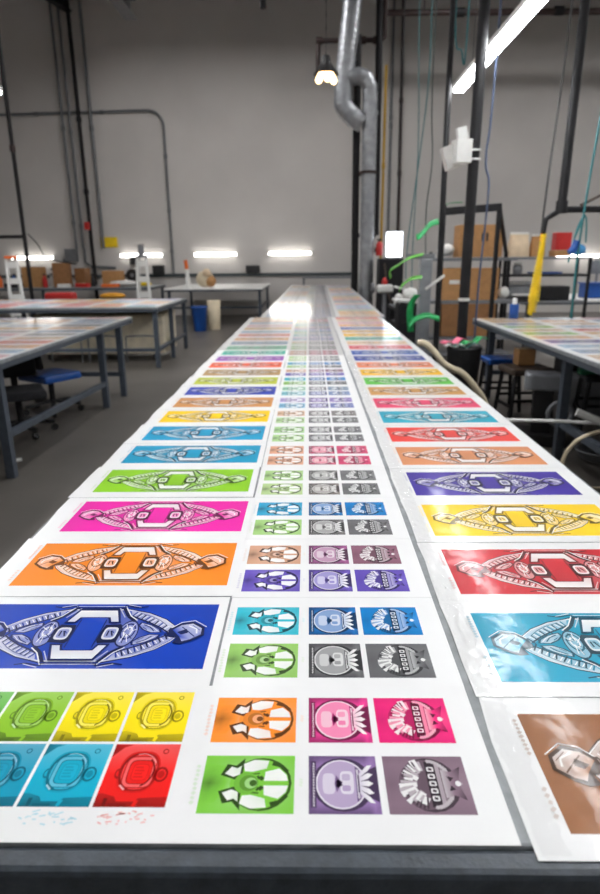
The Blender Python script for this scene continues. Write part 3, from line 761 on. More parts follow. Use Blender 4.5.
for z in (3.4, 4.6): MB().tube([(1.34, 14.95, z-.03), (1.34, 14.95, z+.03)], .19, 18).build('band', RUST if z < 4 else GALV, d)
fr = thing('duct_support', 'black pipe frame standing around the silver duct', 'frame', (1.1, 15.2, 0))
MB().tube([(1.10, 15.34, 0), (1.08, 15.34, 6.2)], .085).build('post', BLACKPIPE, fr)
MB().tube([(1.58, 15.34, 2.08), (1.53, 15.34, 8.0)], .075).build('post', BLACKPIPE, fr)
MB().tube([(1.10, 15.34, 2.08), (1.58, 15.34, 2.08)], .05).build('cross_pipe', BLACKPIPE, fr)
MB().tube([(1.10, 15.32, 3.42), (1.58, 15.32, 3.42)], .05).build('cross_pipe', RUST, fr)
vpipe(1.9, 17, 0, 6.06, .036, mat('dull yellow', (176, 138, 40), .5), 'yellow gas pipe rising beside the silver duct', (3.8,), grp='right wall pipes')
vpipe(2.26, WY-.05, 0, ZC, .035, COND, 'thin grey conduit right of the yellow pipe', (5.0, 5.2), x1=2.22, grp='right wall pipes')
vpipe(2.56, WY-.06, 0, ZC, .04, RUST, 'thin brown pipe above the lit white panel', (5.6, 3.8), x1=2.46, grp='right wall pipes')
fe = thing('fire_extinguisher', 'red fire extinguisher mounted beside the duct', 'fire extinguisher', (1.52, 15.1, 1.6))
MB().lathe([(.07, 0), (.08, .02), (.08, .24), (.05, .3), (.02, .32)], (1.63, 14.95, 1.62)).build('cylinder_body', RED, fe)
MB().box((1.63, 14.93, 1.97), (.1, .05, .05)).build('valve', BLACK, fe)
MB().box((1.545, 14.95, 1.75), (.05, .03, .1)).build('wall_bracket', BLACK, fe)
lp = thing('light_panel', 'bright white lit panel hanging at the right of the duct', 'light', (1.98, 15, 1.6))
MB().box((1.98, 15, 1.865), (.37, .03, .55), bev=.05).build('lit_face', PANELM, lp)
MB().box((1.98, 15.03, 1.865), (.34, .03, .5)).build('housing', WHITEP, lp)
MB().tube([(2.03, 15.03, 2.1), (2.03, 15.03, 2.35), (2.03, 15.03, ZC)], .012).build('hanging_cable', BLACK, lp)

# ------------------------------------------------------------------ poles, hoses and cables at the right
tp = thing('support_pole', 'thick black pole standing between the long table and the right table', 'pole', (1.57, 6.4, 0))
MB().tube([(1.57, 6.4, .02), (1.58, 6.4, ZC)], .052, 14).build('shaft', BLACKPIPE, tp)
MB().box((1.57, 6.4, .015), (.2, .2, .03)).build('base_plate', BLACKPIPE, tp)
MB().tube([(1.57, 6.4, 1.14), (1.57, 6.4, 1.17)], .058, 14).build('band', WHITEP, tp)
dv = thing('junction_box', 'white boxes strapped to the thick black pole', 'box', (1.4, 6.3, 2.5))
MB().box((1.42, 6.26, 2.50), (.15, .14, .20), Matrix.Rotation(.2, 3, 'Z')).build('box_body', WHITEP, dv)
MB().box((1.33, 6.33, 2.46), (.12, .12, .2), Matrix.Rotation(-.3, 3, 'Y')).build('box_body', mat('cream plastic', (206, 204, 200), .5), dv)
MB().box((1.41, 6.24, 2.65), (.09, .07, .10), Matrix.Rotation(-.2, 3, 'Y')).build('bracket', WHITEP, dv)
for z in (2.45, 2.53): MB().tube([(1.57+.062*math.cos(q*PI/8), 6.4+.062*math.sin(q*PI/8), z) for q in range(17)], .009, 6).build('strap', WHITEP, dv)
bp = thing('support_pole', 'slim black pole left of the thick pole, in front of the cardboard rack', 'pole', (1.64, 8.1, 0))
MB().tube([(1.66, 8.1, 0), (1.62, 8.1, ZC)], .035).build('shaft', BLACKPIPE, bp)
MB().box((1.66, 8.1, .01), (.16, .16, .02)).build('base_plate', BLACKPIPE, bp)
fp = thing('support_pole', 'black pole with an elbow arm above the right table, by the yellow hose', 'pole', (2.74, 7.3, 1.9))
MB().tube([(2.84, 7.3, ZC), (2.80, 7.3, 2.12)], .05).build('shaft', BLACKPIPE, fp)
MB().tube([(2.80, 7.3, 2.15), (2.80, 7.3, 2.02)], .065).build('coupling', BLACKPIPE, fp)
MB().tube([(2.80, 7.3, 2.06), (2.70, 7.3, 2.0), (2.64, 7.3, 1.96), (2.62, 7.3, 1.78)], .03).build('elbow', BLACKPIPE, fp)
MB().tube([(2.80, 7.3, 2.06), (3.0, 7.3, 2.06), (4.4, 7.3, 2.06)], .035).build('arm', BLACKPIPE, fp)
MB().bar((3.0, 7.28, 2.1), (3.2, 7.28, 2.2), .05, .03).build('valve_handle', BROWN, fp)
yh = thing('air_hose', 'coiled yellow air hose hanging from the black elbow arm', 'hose', (2.6, 7.3, .95))
hp = []
for q in range(240):
    z = 1.8-.86*q/239; rad = .026+.028*min(1, max(0, (q-60)/120))*(1 if q < 205 else .5)
    hp.append((2.62-.05*q/239+rad*math.cos(q*.75), 7.26+rad*math.sin(q*.75), z))
MB().tube(hp, .011, 6).build('coil', YEL, yh)
MB().tube([(2.62, 7.26, 1.8), (2.60, 7.26, 1.3), (2.56, 7.25, .915)], .02).build('straight_hose', YEL, yh)
MB().tube([(2.62, 7.27, 1.80), (2.62, 7.3, 1.74)], .028).build('fitting', ORG_M, yh)
th = thing('air_hose', 'teal air hose with a blue grip hanging down to the right table', 'hose', (2.85, 6.8, .92))
MB().tube(bez([(3.02, 6.8, ZC), (2.92, 6.8, 3.6), (2.86, 6.8, 2.3), (2.84, 6.8, 1.9), (2.83, 6.8, 1.5), (2.84, 6.8, .925)], 6), .012, 8).build('hose', TEAL, th)
MB().tube(bez([(2.86, 6.8, 1.97), (2.78, 6.8, 1.75), (2.74, 6.8, 1.5), (2.80, 6.8, 1.86), (2.87, 6.8, 1.95), (2.90, 6.8, 1.7)], 6), .009, 8).build('loop', TEAL, th)
MB().tube([(2.80, 6.79, 1.72), (2.78, 6.79, 1.64), (2.73, 6.79, 1.60)], [.035, .04, .03]).build('grip', BLUE, th)
def cable(pts, r, m, label):
    return one('hanging_cable', MB().tube(bez(pts, 8), r, 6), m, label, 'cable', 'cables hanging at the right')
cable([(1.88, 12, ZC), (1.87, 12, 5.6), (1.95, 12, 3.5), (1.93, 12, 1.9), (1.94, 12, 1.0)], .009, TEAL, 'thin teal cable hanging left of the slim black pole, straighter one')
cable([(2.05, 11.6, ZC), (2.01, 11.6, 5.7), (2.00, 11.6, 4.2), (1.78, 11.6, 1.9), (1.76, 11.6, 1.2)], .01, TEAL, 'thin teal cable slanting left beside the lit white panel')
cable([(1.9, 9, ZC), (1.86, 9, 4.6), (1.96, 9, 4.1), (2.02, 9, 4.3), (2.0, 9, ZC)], .011, TEAL, 'teal cable looping below the ceiling pipe')
cable([(1.72, 9.5, ZC), (1.7, 9.5, 4), (1.75, 9.5, 2.9), (1.7, 9.5, 2.2), (1.74, 9.5, 1.3)], .009, mat('dull green cable', (58, 72, 66), .5), 'dull green cable beside the slim black pole')
cable([(1.77, 6.6, ZC), (1.77, 6.6, 3.4), (1.74, 6.6, 2.5), (1.79, 6.6, 2.2), (1.76, 6.6, 1.2), (1.77, 6.6, .02)], .011, BLUEH, 'blue grey hose hanging just right of the thick black pole')
cable([(2.95, 7.9, ZC), (2.9, 7.9, 4.2), (2.83, 7.9, 2.3), (2.81, 7.9, 1.4), (2.76, 7.9, .9), (2.7, 7.9, .02)], .013, mat('grey cable', (58, 56, 55), .5), 'grey cable hanging between the thick pole and the yellow hose')
cable([(3.4, 6.6, ZC), (3.32, 6.6, 4.2), (3.1, 6.6, 2.8), (3.06, 6.6, 1.7), (3.3, 6.6, 1.2), (3.5, 6.6, .93)], .012, TEAL, 'teal hose at the right edge, right of the blue grip')

# ------------------------------------------------------------------ rack with cardboard at the right
rk = thing('storage_rack', 'black steel rack with cardboard boxes behind the thick pole', 'rack', (2.2, 9.2, 0))
for x, y in ((1.72, 8.35), (2.42, 8.35), (1.95, 10.3), (3.15, 10.3)):
    MB().bar((x, y, 0), (x, y, 2.2 if y < 9 else 1.65), .05).build('post', BLACKPIPE, rk)
MB().bar((1.70, 8.35, 2.12), (2.44, 8.35, 2.17), .07, .09).build('top_rail', BLACKPIPE, rk)
MB().bar((2.42, 8.35, 2.17), (3.15, 10.3, 1.62), .05).build('side_rail', BLACKPIPE, rk)
for z in (1.56, .92, .36, .1):
    MB().box((2.55, 10.1, z-.025), (1.3, .5, .05)).build('shelf', GREYP, rk)
def carton(c, dms, label, m=CARD, rz=0, marks=False, tape=True):
    t = thing('cardboard_box', label, 'box', (c[0], c[1], c[2]), 'cardboard boxes')
    M = Matrix.Rotation(rz, 3, 'Z')
    MB().box((c[0], c[1], c[2]+dms[2]/2), dms, M, .006).build('carton', m, t)
    if tape: MB().box((c[0], c[1], c[2]+dms[2]+.001), (dms[0]*1.0, .05, .002), M, 0).build('tape', PAPER, t)
    if marks:
        q = MB()
        for k in (-1, 1): q.box((c[0]+.05+.035*k, c[1]-dms[1]/2-.001, c[2]+dms[2]*.62), (.035, .003, .12), None, 0)
        q.build('printed_mark', BLACK, t)
    return t
carton((2.62, 10.05, 1.565), (.66, .4, .47), 'large cardboard box on the top shelf of the rack', marks=True)
carton((2.50, 10.05, .925), (.86, .42, .48), 'wide cardboard box on the middle shelf of the rack', tape=False)
carton((2.50, 10.05, .365), (.84, .42, .50), 'darker cardboard box on the lower shelf of the rack', CARDD)
lb = MB().box((2.25, 9.835, 1.2), (.16, .004, .06), None, 0); one('shelf_label', lb, WHITEP, 'white paper label on the middle cardboard box', 'label')
one('plastic_bag', MB().blob((2.12, 9.98, 1.675), .12, 3, .08, (1.1, 1, .75)), WHITEP, 'crumpled white plastic bag on the top shelf beside the box', 'bag')
rk2 = thing('storage_rack', 'low grey shelf unit with packages, right of the cardboard rack', 'rack', (4.0, 11, 0))
for x in (3.35, 4.7):
    for y in (10.75, 11.25): MB().bar((x, y, 0), (x, y, 1.56), .045).build('post', BLACKPIPE, rk2)
for z in (1.56, 1.28, .84, .3): MB().box((4.02, 11, z-.02), (1.4, .52, .04)).build('shelf', BLACK if z in (1.28,) else GREYP, rk2)
def bag(c, w, h, label, m):
    t = thing('paper_bag', label, 'bag', c, 'packages on the shelves')
    q = MB(); n = 8
    prof = [(1, 0), (1.03, .25), (.98, .6), (.9, .85), (.94, 1.0)]
    vs = []; fsx = []
    for s_, z in prof:
        for k in range(n*4):
            a = 2*PI*k/(n*4); cx, cy = math.cos(a), math.sin(a)
            e = .5
            vs.append((c[0]+math.copysign(abs(cx)**e, cx)*w/2*s_*(1+R.uniform(-.04, .04)), c[1]+math.copysign(abs(cy)**e, cy)*w*.36*s_*(1-.6*(z > .8)), c[2]+h*z))
    N4 = n*4
    for j in range(len(prof)-1):
        for k in range(N4): fsx.append((j*N4+k, j*N4+(k+1) % N4, (j+1)*N4+(k+1) % N4, (j+1)*N4+k))
    q.add(vs, fsx, True); q.add(vs[:N4], [tuple(range(N4))]); q.add(vs[-N4:], [tuple(range(N4))])
    q.build('bag_body', m, t)
    MB().box((c[0], c[1], c[2]+h+.01), (w*.9, .03, .05)).build('folded_top', WHITEP, t)
    return t
bag((3.56, 11, 1.565), .34, .36, 'cream paper bag with white top on the shelf, left of the red box', PAPER)
bag((3.90, 11.05, 1.565), .24, .33, 'smaller tan paper bag on the shelf, next to the red box', CARD)
one('package', MB().box((4.28, 11, 1.81), (.26, .2, .28), bev=.01), RED, 'red package standing on a carton on the shelf', 'package')
carton((4.27, 11, 1.565), (.28, .24, .10), 'flat carton under the red package', CARD)
one('package', MB().box((4.05, 11, 1.30), (.5, .3, .03), bev=.01), BLUE, 'flat blue folder on the middle shelf', 'folder')
jar = thing('plastic_jar', 'clear grey plastic jar on the shelf below the paper bags', 'jar', (3.6, 10.9, 1.285))
MB().lathe([(.07, 0), (.08, .02), (.08, .12), (.05, .15)], (3.55, 10.9, 1.285)).build('jar_body', GREYP, jar); MB().lathe([(.065, 0), (.065, .04)], (3.55, 10.9, 1.435)).build('lid', WHITEP, jar)
pr = thing('desktop_printer', 'grey desktop printer on the shelf right of the cardboard rack', 'printer', (3.6, 11, .845))
MB().box((3.62, 10.98, .98), (.46, .4, .24), bev=.03).build('printer_body', GREYP, pr); MB().box((3.62, 10.75, .95), (.34, .16, .03)).build('paper_tray', WHITEP, pr); MB().box((3.62, 11.05, 1.13), (.4, .25, .05), bev=.015).build('printer_cover', WHITEP, pr)
tin = thing('paint_tin', 'blue tin with a white lid on the far edge of the right table', 'tin', (2.3, 7.04, .902))
MB().lathe([(.048, 0), (.05, .005), (.05, .15), (.046, .155)], (2.3, 7.055, .9025)).build('tin_body', BLUE, tin); MB().lathe([(.026, 0), (.026, .06), (.015, .07)], (2.3, 7.055, 1.0575)).build('lid', WHITEP, tin)
bx = thing('storage_bin', 'long blue bin on the white bench at the right', 'bin', (5.2, 12, .8))
MB().box((5.7, 12.2, .93), (.9, .4, .26), bev=.03).build('bin_body', BLUE, bx); MB().box((5.7, 12.2, 1.07), (.94, .44, .03), bev=.01).build('rim', BLUE, bx)
mo = thing('monitor_stand', 'grey desk monitor on the white bench', 'monitor', (6.1, 12.4, .8))
MB().box((5.72, 12.7, 1.36), (.36, .04, .26), bev=.01).build('screen', GREYP, mo); MB().bar((5.72, 12.72, .82), (5.72, 12.72, 1.3), .04).build('stand', GREYP, mo); MB().box((5.72, 12.7, .81), (.2, .18, .02)).build('base', GREYP, mo)

# grey press column with green film strips
gc = thing('press_column', 'grey machine column beside the long table with green film on it', 'machine', (1.38, 7.7, 0))
MB().box((1.40, 7.7, .78), (.14, .16, 1.54), bev=.01).build('column', mat('grey machine paint', (150, 154, 158), .4, .3), gc)
MB().box((1.40, 7.7, .02), (.4, .4, .04)).build('base_plate', GREYP, gc)
MB().box((1.33, 7.7, 1.58), (.34, .12, .06)).build('top_arm', GREYP, gc)
MB().bar((1.40, 7.62, 1.2), (1.62, 7.62, 1.36), .03).build('lever', WHITEP, gc)
GG = 'green film strips'
def strip(pts, w, m, label): return one('film_strip', MB().ribbon(bez(pts, 8), w, .006), m, label, 'film strip', GG)
strip([(1.60, 8.06, 1.99), (1.48, 7.95, 1.95), (1.36, 7.85, 1.83), (1.30, 7.85, 1.80)], (.0, .07, .07), GREEN, 'bright green film strip hanging from the slim pole, highest of the green strips')
strip([(1.34, 7.56, 1.60), (1.18, 7.56, 1.56), (1.05, 7.56, 1.48), (.96, 7.56, 1.42), (.97, 7.56, 1.34)], (.02, .07, .03), LIME, 'curved leaf green film strip at the top of the grey column')
strip([(1.34, 7.56, 1.34), (1.22, 7.56, 1.33), (1.12, 7.56, 1.26), (1.08, 7.56, 1.20)], (.02, .07, .04), LIME, 'curved leaf green film strip halfway up the grey column')
strip([(1.30, 7.58, 1.14), (1.24, 7.58, 1.05), (1.22, 7.58, .92), (1.24, 7.58, .70)], (.08, .02, 0), GREEN, 'long green film strip hanging left of the grey column')
strip([(1.56, 7.50, .86), (1.42, 7.50, .90), (1.28, 7.50, .86), (1.20, 7.50, .78)], (.0, .06, .06), GREEN, 'green film strip wrapped low around the grey column')
strip([(1.74, 8.33, 2.205), (1.82, 8.33, 2.225), (1.94, 8.33, 2.225)], (.0, .09, .0), GREEN, 'small green film piece lying on the rack top rail')

cab = thing('cabinet', 'tall black cabinet below the lit white panel', 'cabinet', (1.86, 14.7, 0))
MB().box((1.86, 14.7, .79), (.56, .5, 1.54), bev=.02).build('carcass', BLACK, cab)
MB().box((1.86, 14.44, .8), (.52, .02, 1.46), bev=.005).build('door', FABRIC, cab)
MB().tube([(1.70, 14.40, 1.45), (1.76, 14.38, .9), (1.9, 14.38, .5)], .02).build('hose', BROWN, cab)
mb = thing('sewing_bench', 'black bench with white paper trays beside the far table', 'bench', (1.6, 10.4, 0))
MB().box((1.62, 10.3, .78), (.5, 1.2, .05)).build('worktop', BLACK, mb)
for x, y in ((1.42, 9.8), (1.82, 9.8), (1.42, 10.8), (1.82, 10.8)): MB().bar((x, y, 0), (x, y, .76), .05).build('leg', BLACK, mb)
MB().box((1.62, 10.3, .4), (.44, 1.1, .3)).build('drawer_unit', BLACK, mb)
one('paper_tray', MB().box((1.55, 9.95, 1.08), (.4, .3, .03), Matrix.Rotation(.25, 3, 'Y')).box((1.6, 10.0, .935), (.06, .06, .26)), WHITEP, 'white angled paper tray on the black bench', 'tray')
one('tape_dispenser', MB().box((1.5, 10.55, .84), (.14, .2, .06), bev=.02).blob((1.5, 10.55, .93), .07), WHITEP, 'white tape dispenser on the black bench', 'dispenser')
mach = thing('floor_stand', 'white bench grinder on a grey stand beside the far table', 'machine', (1.5, 12.6, 0))
MB().bar((1.5, 12.6, 0), (1.5, 12.6, .9), .07).build('stand', GREYP, mach); MB().box((1.5, 12.6, .98), (.34, .2, .16), bev=.05).build('motor', WHITEP, mach)
MB().tube([(1.3, 12.6, 1.0), (1.24, 12.6, 1.0)], .1, 16).build('wheel', GREYP, mach); MB().lathe([(.05, 0), (.06, .04), (.03, .12), (0, .13)], (1.5, 12.6, 1.07)).build('red_cap', RED, mach)

tk = thing('tool_cabinet', 'black tool cabinet with a white lid tray, left of the grey column', 'cabinet', (1.47, 9.3, 0))
MB().box((1.47, 9.3, .47), (.34, .4, .92), bev=.01).build('carcass', BLACK, tk)
for z in (.3, .55, .8): MB().box((1.47, 9.09, z), (.3, .02, .2), bev=.004).build('drawer', FABRIC, tk)
MB().box((1.45, 9.3, .96), (.4, .44, .04), Matrix.Rotation(.06, 3, 'Y'), .015).build('top_tray', WHITEP, tk)
one('plastic_bag', MB().blob((1.5, 9.3, 1.07), .08, 3, .1, (1.4, 1, .9)), WHITEP, 'white crumpled bag on the black tool cabinet', 'bag')
one('equipment_box', MB().box((3.66, 11, .425), (.4, .36, .235), bev=.02), BLACK, 'black equipment box on the bottom shelf of the low shelf unit', 'box')
one('equipment_box', MB().box((4.2, 11, .965), (.5, .36, .235), bev=.02), BLACK, 'black equipment box on the shelf beside the desktop printer', 'box')
one('plastic_bag', MB().blob((4.58, 11, 1.67), .12, 3, .08, (1, .9, .8)), mat('cyan wrap', (60, 140, 196), .5), 'blue wrapped bundle on the top shelf right of the red package', 'bag')
one('plastic_bag', MB().blob((3.06, 9.98, 1.025), .09, 3, .1, (1, .9, 1)), WHITEP, 'white bag at the right end of the middle rack shelf', 'bag')
# trash can with film scraps
tc = thing('trash_can', 'tall black trash can in front of the thick pole', 'trash can', (1.52, 6.02, 0))
MB().lathe([(.13, 0), (.135, .01), (.165, .70), (.175, .72), (.165, .73), (.155, .70), (.12, .05), (0, .05)], (1.52, 6.05, 0), 24).build('bin_body', BLACK, tc)
def scrap(c, dms, rz, tilt, m, label):
    M = Matrix.Rotation(rz, 3, 'Z') @ Matrix.Rotation(tilt, 3, 'Y')
    q = MB(); pts = []
    for k in range(9):
        t = k/8-.5; pts.append(Vector(c)+M @ Vector((t*dms[0], 0, .02*math.sin(k*1.3))))
    q.ribbon(pts, M @ Vector((0, dms[1], 0)), .005)
    return one('film_scrap', q, m, label, 'film scrap', 'film scraps on the trash can')
scrap((1.60, 6.0, .79), (.24, .12), .15, -.28, GREEN, 'green film scrap on top of the black trash can')
scrap((1.52, 5.96, .752), (.26, .1), -.1, -.1, mat('dark green film', (34, 96, 84), .4), 'dark teal film scrap in the middle of the trash can top')
scrap((1.43, 6.10, .775), (.26, .12), .3, -.15, PINK, 'pink film scrap on top of the black trash can')
scrap((1.42, 6.0, .738), (.2, .12), 0, .0, WHITEP, 'white film scrap at the left of the trash can top')

# ------------------------------------------------------------------ under the right table
def stool(loc, seat, label, h=.6, w=.36, rz=0):
    t = thing('stool', label, 'stool', (0, 0, 0), 'stools under the right table')
    MB().box((0, 0, h-.03), (w, w*.9, .06), bev=.025).build('seat', seat, t)
    for sx in (-1, 1):
        for sy in (-1, 1): MB().bar((sx*w*.5, sy*w*.45, 0), (sx*w*.4, sy*w*.36, h-.05), .032).build('leg', BLACKPIPE, t)
    for sx in (-1, 1): MB().bar((sx*w*.46, -w*.42, .2), (sx*w*.46, w*.42, .2), .025).build('stretcher', BLACKPIPE, t)
    for sy in (-1, 1): MB().bar((-w*.46, sy*w*.42, .26), (w*.46, sy*w*.42, .26), .025).build('stretcher', BLACKPIPE, t)
    t.location = loc; t.rotation_euler = (0, 0, rz); return t
stool((2.02, 6.45, 0), BLUE, 'black stool with a blue seat under the right table', .56)
stool((2.08, 5.86, 0), BROWN, 'black stool with a brown seat under the right table', .56, .42, .1)
stool((2.75, 5.3, 0), FABRIC, 'black stool with a dark seat, furthest right under the table', .54, .42, -.2).location = (2.72, 5.6, 0)
gb = thing('tool_case', 'grey box machine standing under the right table beside its leg', 'case', (2.1, 5.3, 0))
MB().box((2.0, 5.2, .55), (.30, .24, .14), Matrix.Rotation(-.3, 3, 'Z'), .02).build('case_body', GREYP, gb)
MB().box((2.02, 5.22, .28), (.16, .16, .42), Matrix.Rotation(-.3, 3, 'Z'), .01).build('stand', BLACK, gb)
MB().tube([(2.1+.1*math.cos(q*PI/10), 5.02, .30+.1*math.sin(q*PI/10)) for q in range(21)], .02).build('wheel', GREYP, gb)
MB().box((2.02, 5.22, .05), (.4, .34, .1), Matrix.Rotation(-.3, 3, 'Z'), .01).build('base', BLACK, gb)
sb = MB().box((2.95, 4.95, .18), (.4, .4, .36), Matrix.Rotation(.1, 3, 'Z'), .02)
one('storage_crate', sb, BLACK, 'black crate on the floor below the right table', 'crate')
one('storage_crate', MB().box((3.05, 4.2, .22), (.6, .5, .44), Matrix.Rotation(-.05, 3, 'Z'), .02), mat('dark navy plastic', (30, 36, 46), .5), 'dark navy crate at the right edge under the table', 'crate')
one('storage_crate', MB().box((3.0, 6.3, .2), (.6, .5, .4), None, .02), GREYP, 'grey crate at the back under the right table', 'crate')
gt = thing('squeegee', 'green squeegee lying on the dark seat under the right table', 'tool', (2.72, 5.5, .54))
MB().box((2.68, 5.52, .575), (.5, .1, .06), None, .02).build('blade', mat('deep green', (28, 124, 84), .4), gt); MB().box((2.66, 5.52, .612), (.3, .06, .03), None, .01).build('handle', GREEN, gt)
carton((2.08, 5.95, .565), (.16, .16, .15), 'small cardboard box on the brown stool seat under the right table', CARD)
wp = thing('floor_trestle', 'white pipe frame lying on the floor between the tables', 'pipe', (1.7, 4.5, .2))
MB().tube([(1.30, 4.9, .29), (1.93, 4.55, .36), (2.15, 4.40, .38)], .014).build('rail', WHITEP, wp)
MB().tube([(1.96, 4.40, .47), (2.5, 4.24, .26)], .03).build('rail', WHITEP, wp)
MB().tube([(1.5, 4.7, .36), (1.45, 4.72, .02)], .014).build('support', WHITEP, wp)
MB().tube([(2.45, 4.22, .27), (2.45, 4.22, .01)], .014).build('support', WHITEP, wp)
one('garden_hose', MB().tube(bez([(2.2, 4.05, .45), (1.95, 4.0, .43), (1.80, 4.0, .36), (1.73, 4.0, .2), (1.84, 4.0, .04), (2.1, 4.0, .02), (2.4, 3.9, .02)], 8), .013), BEIGE, 'cream hose looping down beside the right table leg', 'hose')
one('bent_tube', MB().tube(bez([(.93, 5.3, .86), (.99, 5.28, .86), (1.06, 5.24, .80), (1.13, 5.2, .71), (1.22, 5.2, .655), (1.30, 5.2, .62), (1.40, 5.2, .52), (1.52, 5.2, .35), (1.58, 5.2, .03)], 6), .028), BEIGE, 'bent beige tube leaning beside the long table', 'tube')
one('cable_coil', MB().tube([(1.35+.3*(1-q/400)*math.cos(q*.16)+.25*q/400, 4.4+.25*math.sin(q*.16)+.6*q/400, .012+.00008*q) for q in range(240)], .01, 6), BLACK, 'tangle of black cable on the floor beside the long table', 'cable')

one('storage_crate', MB().box((2.98, 6.76, .62), (.5, .3, .2), None, .02).box((2.98, 6.76, .26), (.46, .28, .52), None, .01), BLACK, 'black boxy unit at the far end under the right table', 'crate')
one('cable_coil', MB().tube([(2.35+(.16+.0003*q)*math.cos(q*.2), 4.7+(.13+.0003*q)*math.sin(q*.2), .012+.0004*q) for q in range(200)], .01, 6), GREYP, 'coil of grey cable on the floor under the right table', 'cable')
# ------------------------------------------------------------------ left side
def office_chair(loc, rz, label, seatm=FABRIC):
    t = thing('office_chair', label, 'chair', (0, 0, 0), 'office chairs under the left table')
    MB().box((0, 0, .39), (.48, .46, .08), bev=.035).build('seat', seatm, t)
    MB().box((0, .25, .66), (.42, .06, .32), Matrix.Rotation(-.15, 3, 'X'), .03).build('backrest', FABRIC, t)
    MB().bar((0, .2, .41), (0, .27, .6), .06, .02).build('back_bracket', BLACK, t)
    MB().tube([(0, 0, .1), (0, 0, .36)], .03).build('gas_column', BLACKPIPE, t)
    for k in range(5):
        a = k*2*PI/5
        l = MB().bar((0, 0, .12), (.29*math.cos(a), .29*math.sin(a), .085), .05, .03).build('base_arm', BLACK, t)
        MB().tube([(.29*math.cos(a)-.02*math.sin(a), .29*math.sin(a)+.02*math.cos(a), .032), (.29*math.cos(a)+.02*math.sin(a), .29*math.sin(a)-.02*math.cos(a), .032)], .032, 12).build('caster', BLACK, l)
    t.location = loc; t.rotation_euler = (0, 0, rz); return t
office_chair((-2.72, 5.55, 0), .5, 'black office chair under the left table, nearest the viewer')
office_chair((-2.78, 6.45, -.0), 2.6, 'office chair with a blue seat under the left table', BLUE)
office_chair((-3.2, 5.2, 0), 1.9, 'black office chair further left behind the nearest one under the left table')
office_chair((-3.7, 6.0, 0), -.8, 'black office chair further in under the left table')
one('floor_marking', MB().box((-2.42, 4.74, .0015), (.10, .08, .003), Matrix.Rotation(.5, 3, 'Z'), 0), WHITEP, 'scrap of white tape on the floor by the left table leg', 'tape')
ct = thing('storage_cart', 'large beige crate on casters under the aisle table', 'crate', (-3.2, 10.3, 0))
MB().box((-3.40, 10.45, .40), (2.1, .9, .6), bev=.02).build('crate_body', mat('pale cream board', (232, 220, 196), .6), ct)
MB().box((-3.40, 10.45, .715), (2.12, .92, .03), bev=.01).build('rim', BEIGE, ct)
for x in (-4.3, -3.4, -2.55): MB().tube([(x, 10.05, .05), (x+.04, 10.05, .05)], .05, 14).build('caster', BLACK, ct)
wf = thing('wire_rack', 'thin grey wire racks standing before the beige crate', 'rack', (-3.1, 9.75, 0))
for x in (-4.1, -3.5, -2.9):
    MB().tube(bez([(x, 9.7, .01), (x, 9.7, .36), (x+.06, 9.7, .42), (x+.42, 9.7, .42), (x+.48, 9.7, .36), (x+.48, 9.7, .01)], 4), .012, 6).build('wire_loop', COND, wf)
def ladder(loc, h, label, capm, rz=0, lean=.16):
    t = thing('step_ladder', label, 'ladder', (0, 0, 0), 'step ladders')
    for s_ in (-1, 1):
        MB().bar((s_*.14, -.25, 0), (s_*.08, 0, h), .05, .09).build('rail', WHITEP, t)
        MB().bar((s_*.13, .4, 0), (s_*.07, .06, h-.06), .025, .05).build('rear_leg', WHITEP, t)
    n = int(h/.3)
    for k in range(1, n+1):
        f = k*.3/h
        if f < .97: MB().box((0, -.25*(1-f), h*f), (.28-.12*f, .09, .11)).build('step', WHITEP, t)
    MB().box((0, .03, h+.02), (.22, .22, .05), bev=.01).build('top_cap', capm, t)
    t.location = loc; t.rotation_euler = (0, 0, rz); return t
ladder((-5.72, 12.2, 0), 1.62, 'white step ladder with an orange top at the left edge', ORG_M, .5)
ladder((-3.33, 12.7, 0), 1.62, 'white step ladder behind the aisle table, in front of a wall light', GREYP, .15)
rd = one('pole_bracket', MB().tube([(-3.34, 12.73, 1.666), (-3.34, 12.73, 1.86)], .06, 12), GREYP, 'grey cylinder standing on the top of the step ladder', 'cylinder')
lpole = thing('support_pole', 'slim black pole with a cross arm at the left edge', 'pole', (-5.53, 13.0, 0))
MB().tube([(-5.76, 13.0, 0), (-5.74, 13.0, ZC)], .04).build('shaft', BLACKPIPE, lpole)
MB().tube([(-5.75, 13.0, 2.04), (-7.5, 13.0, 2.04)], .035).build('arm', BLACKPIPE, lpole)
MB().tube([(-5.755, 13.0, 3.6), (-5.755, 13.0, 3.72)], .055).build('coupling', RUST, lpole)
cp = bez([(-5.7, 13.05, 2.1), (-5.55, 13.1, 1.9), (-5.4, 13.2, 1.62), (-4.9, 13.4, 1.5)], 8)
one('hanging_cable', MB().tube(cp, .012, 6), BLACK, 'black cable drooping from the slim pole at the left', 'cable')
vb = thing('storage_bin', 'blue plastic bin on the floor below the white topped table', 'bin', (-2.3, 14.0, 0))
MB().lathe([(.13, 0), (.14, .02), (.17, .52), (.18, .54), (.17, .55), (.155, .52), (.12, .05), (0, .05)], (-2.5, 14.2, 0), 24).build('bin_body', BLUE, vb); MB().lathe([(.172, .50), (.19, .51), (.19, .55), (.172, .555)], (-2.5, 14.2, 0), 24).build('rim', BLUE, vb)
one('storage_bin', MB().lathe([(.13, 0), (.16, .66), (.15, .66), (.12, .02), (0, .02)], (-2.22, 14.55, 0)), BEIGE, 'beige bucket bin beside the blue bin', 'bin')
pb = thing('canvas_bag', 'plump beige bag standing on the white topped table', 'bag', (-2.57, 15.6, .9))
MB().blob((-2.56, 15.6, 1.112), .2, 3, .05, (1.1, .8, 1.0)).build('bag_body', BEIGE, pb); MB().blob((-2.5, 15.5, 1.26), .1, 2, .08).build('folded_top', PAPER, pb)
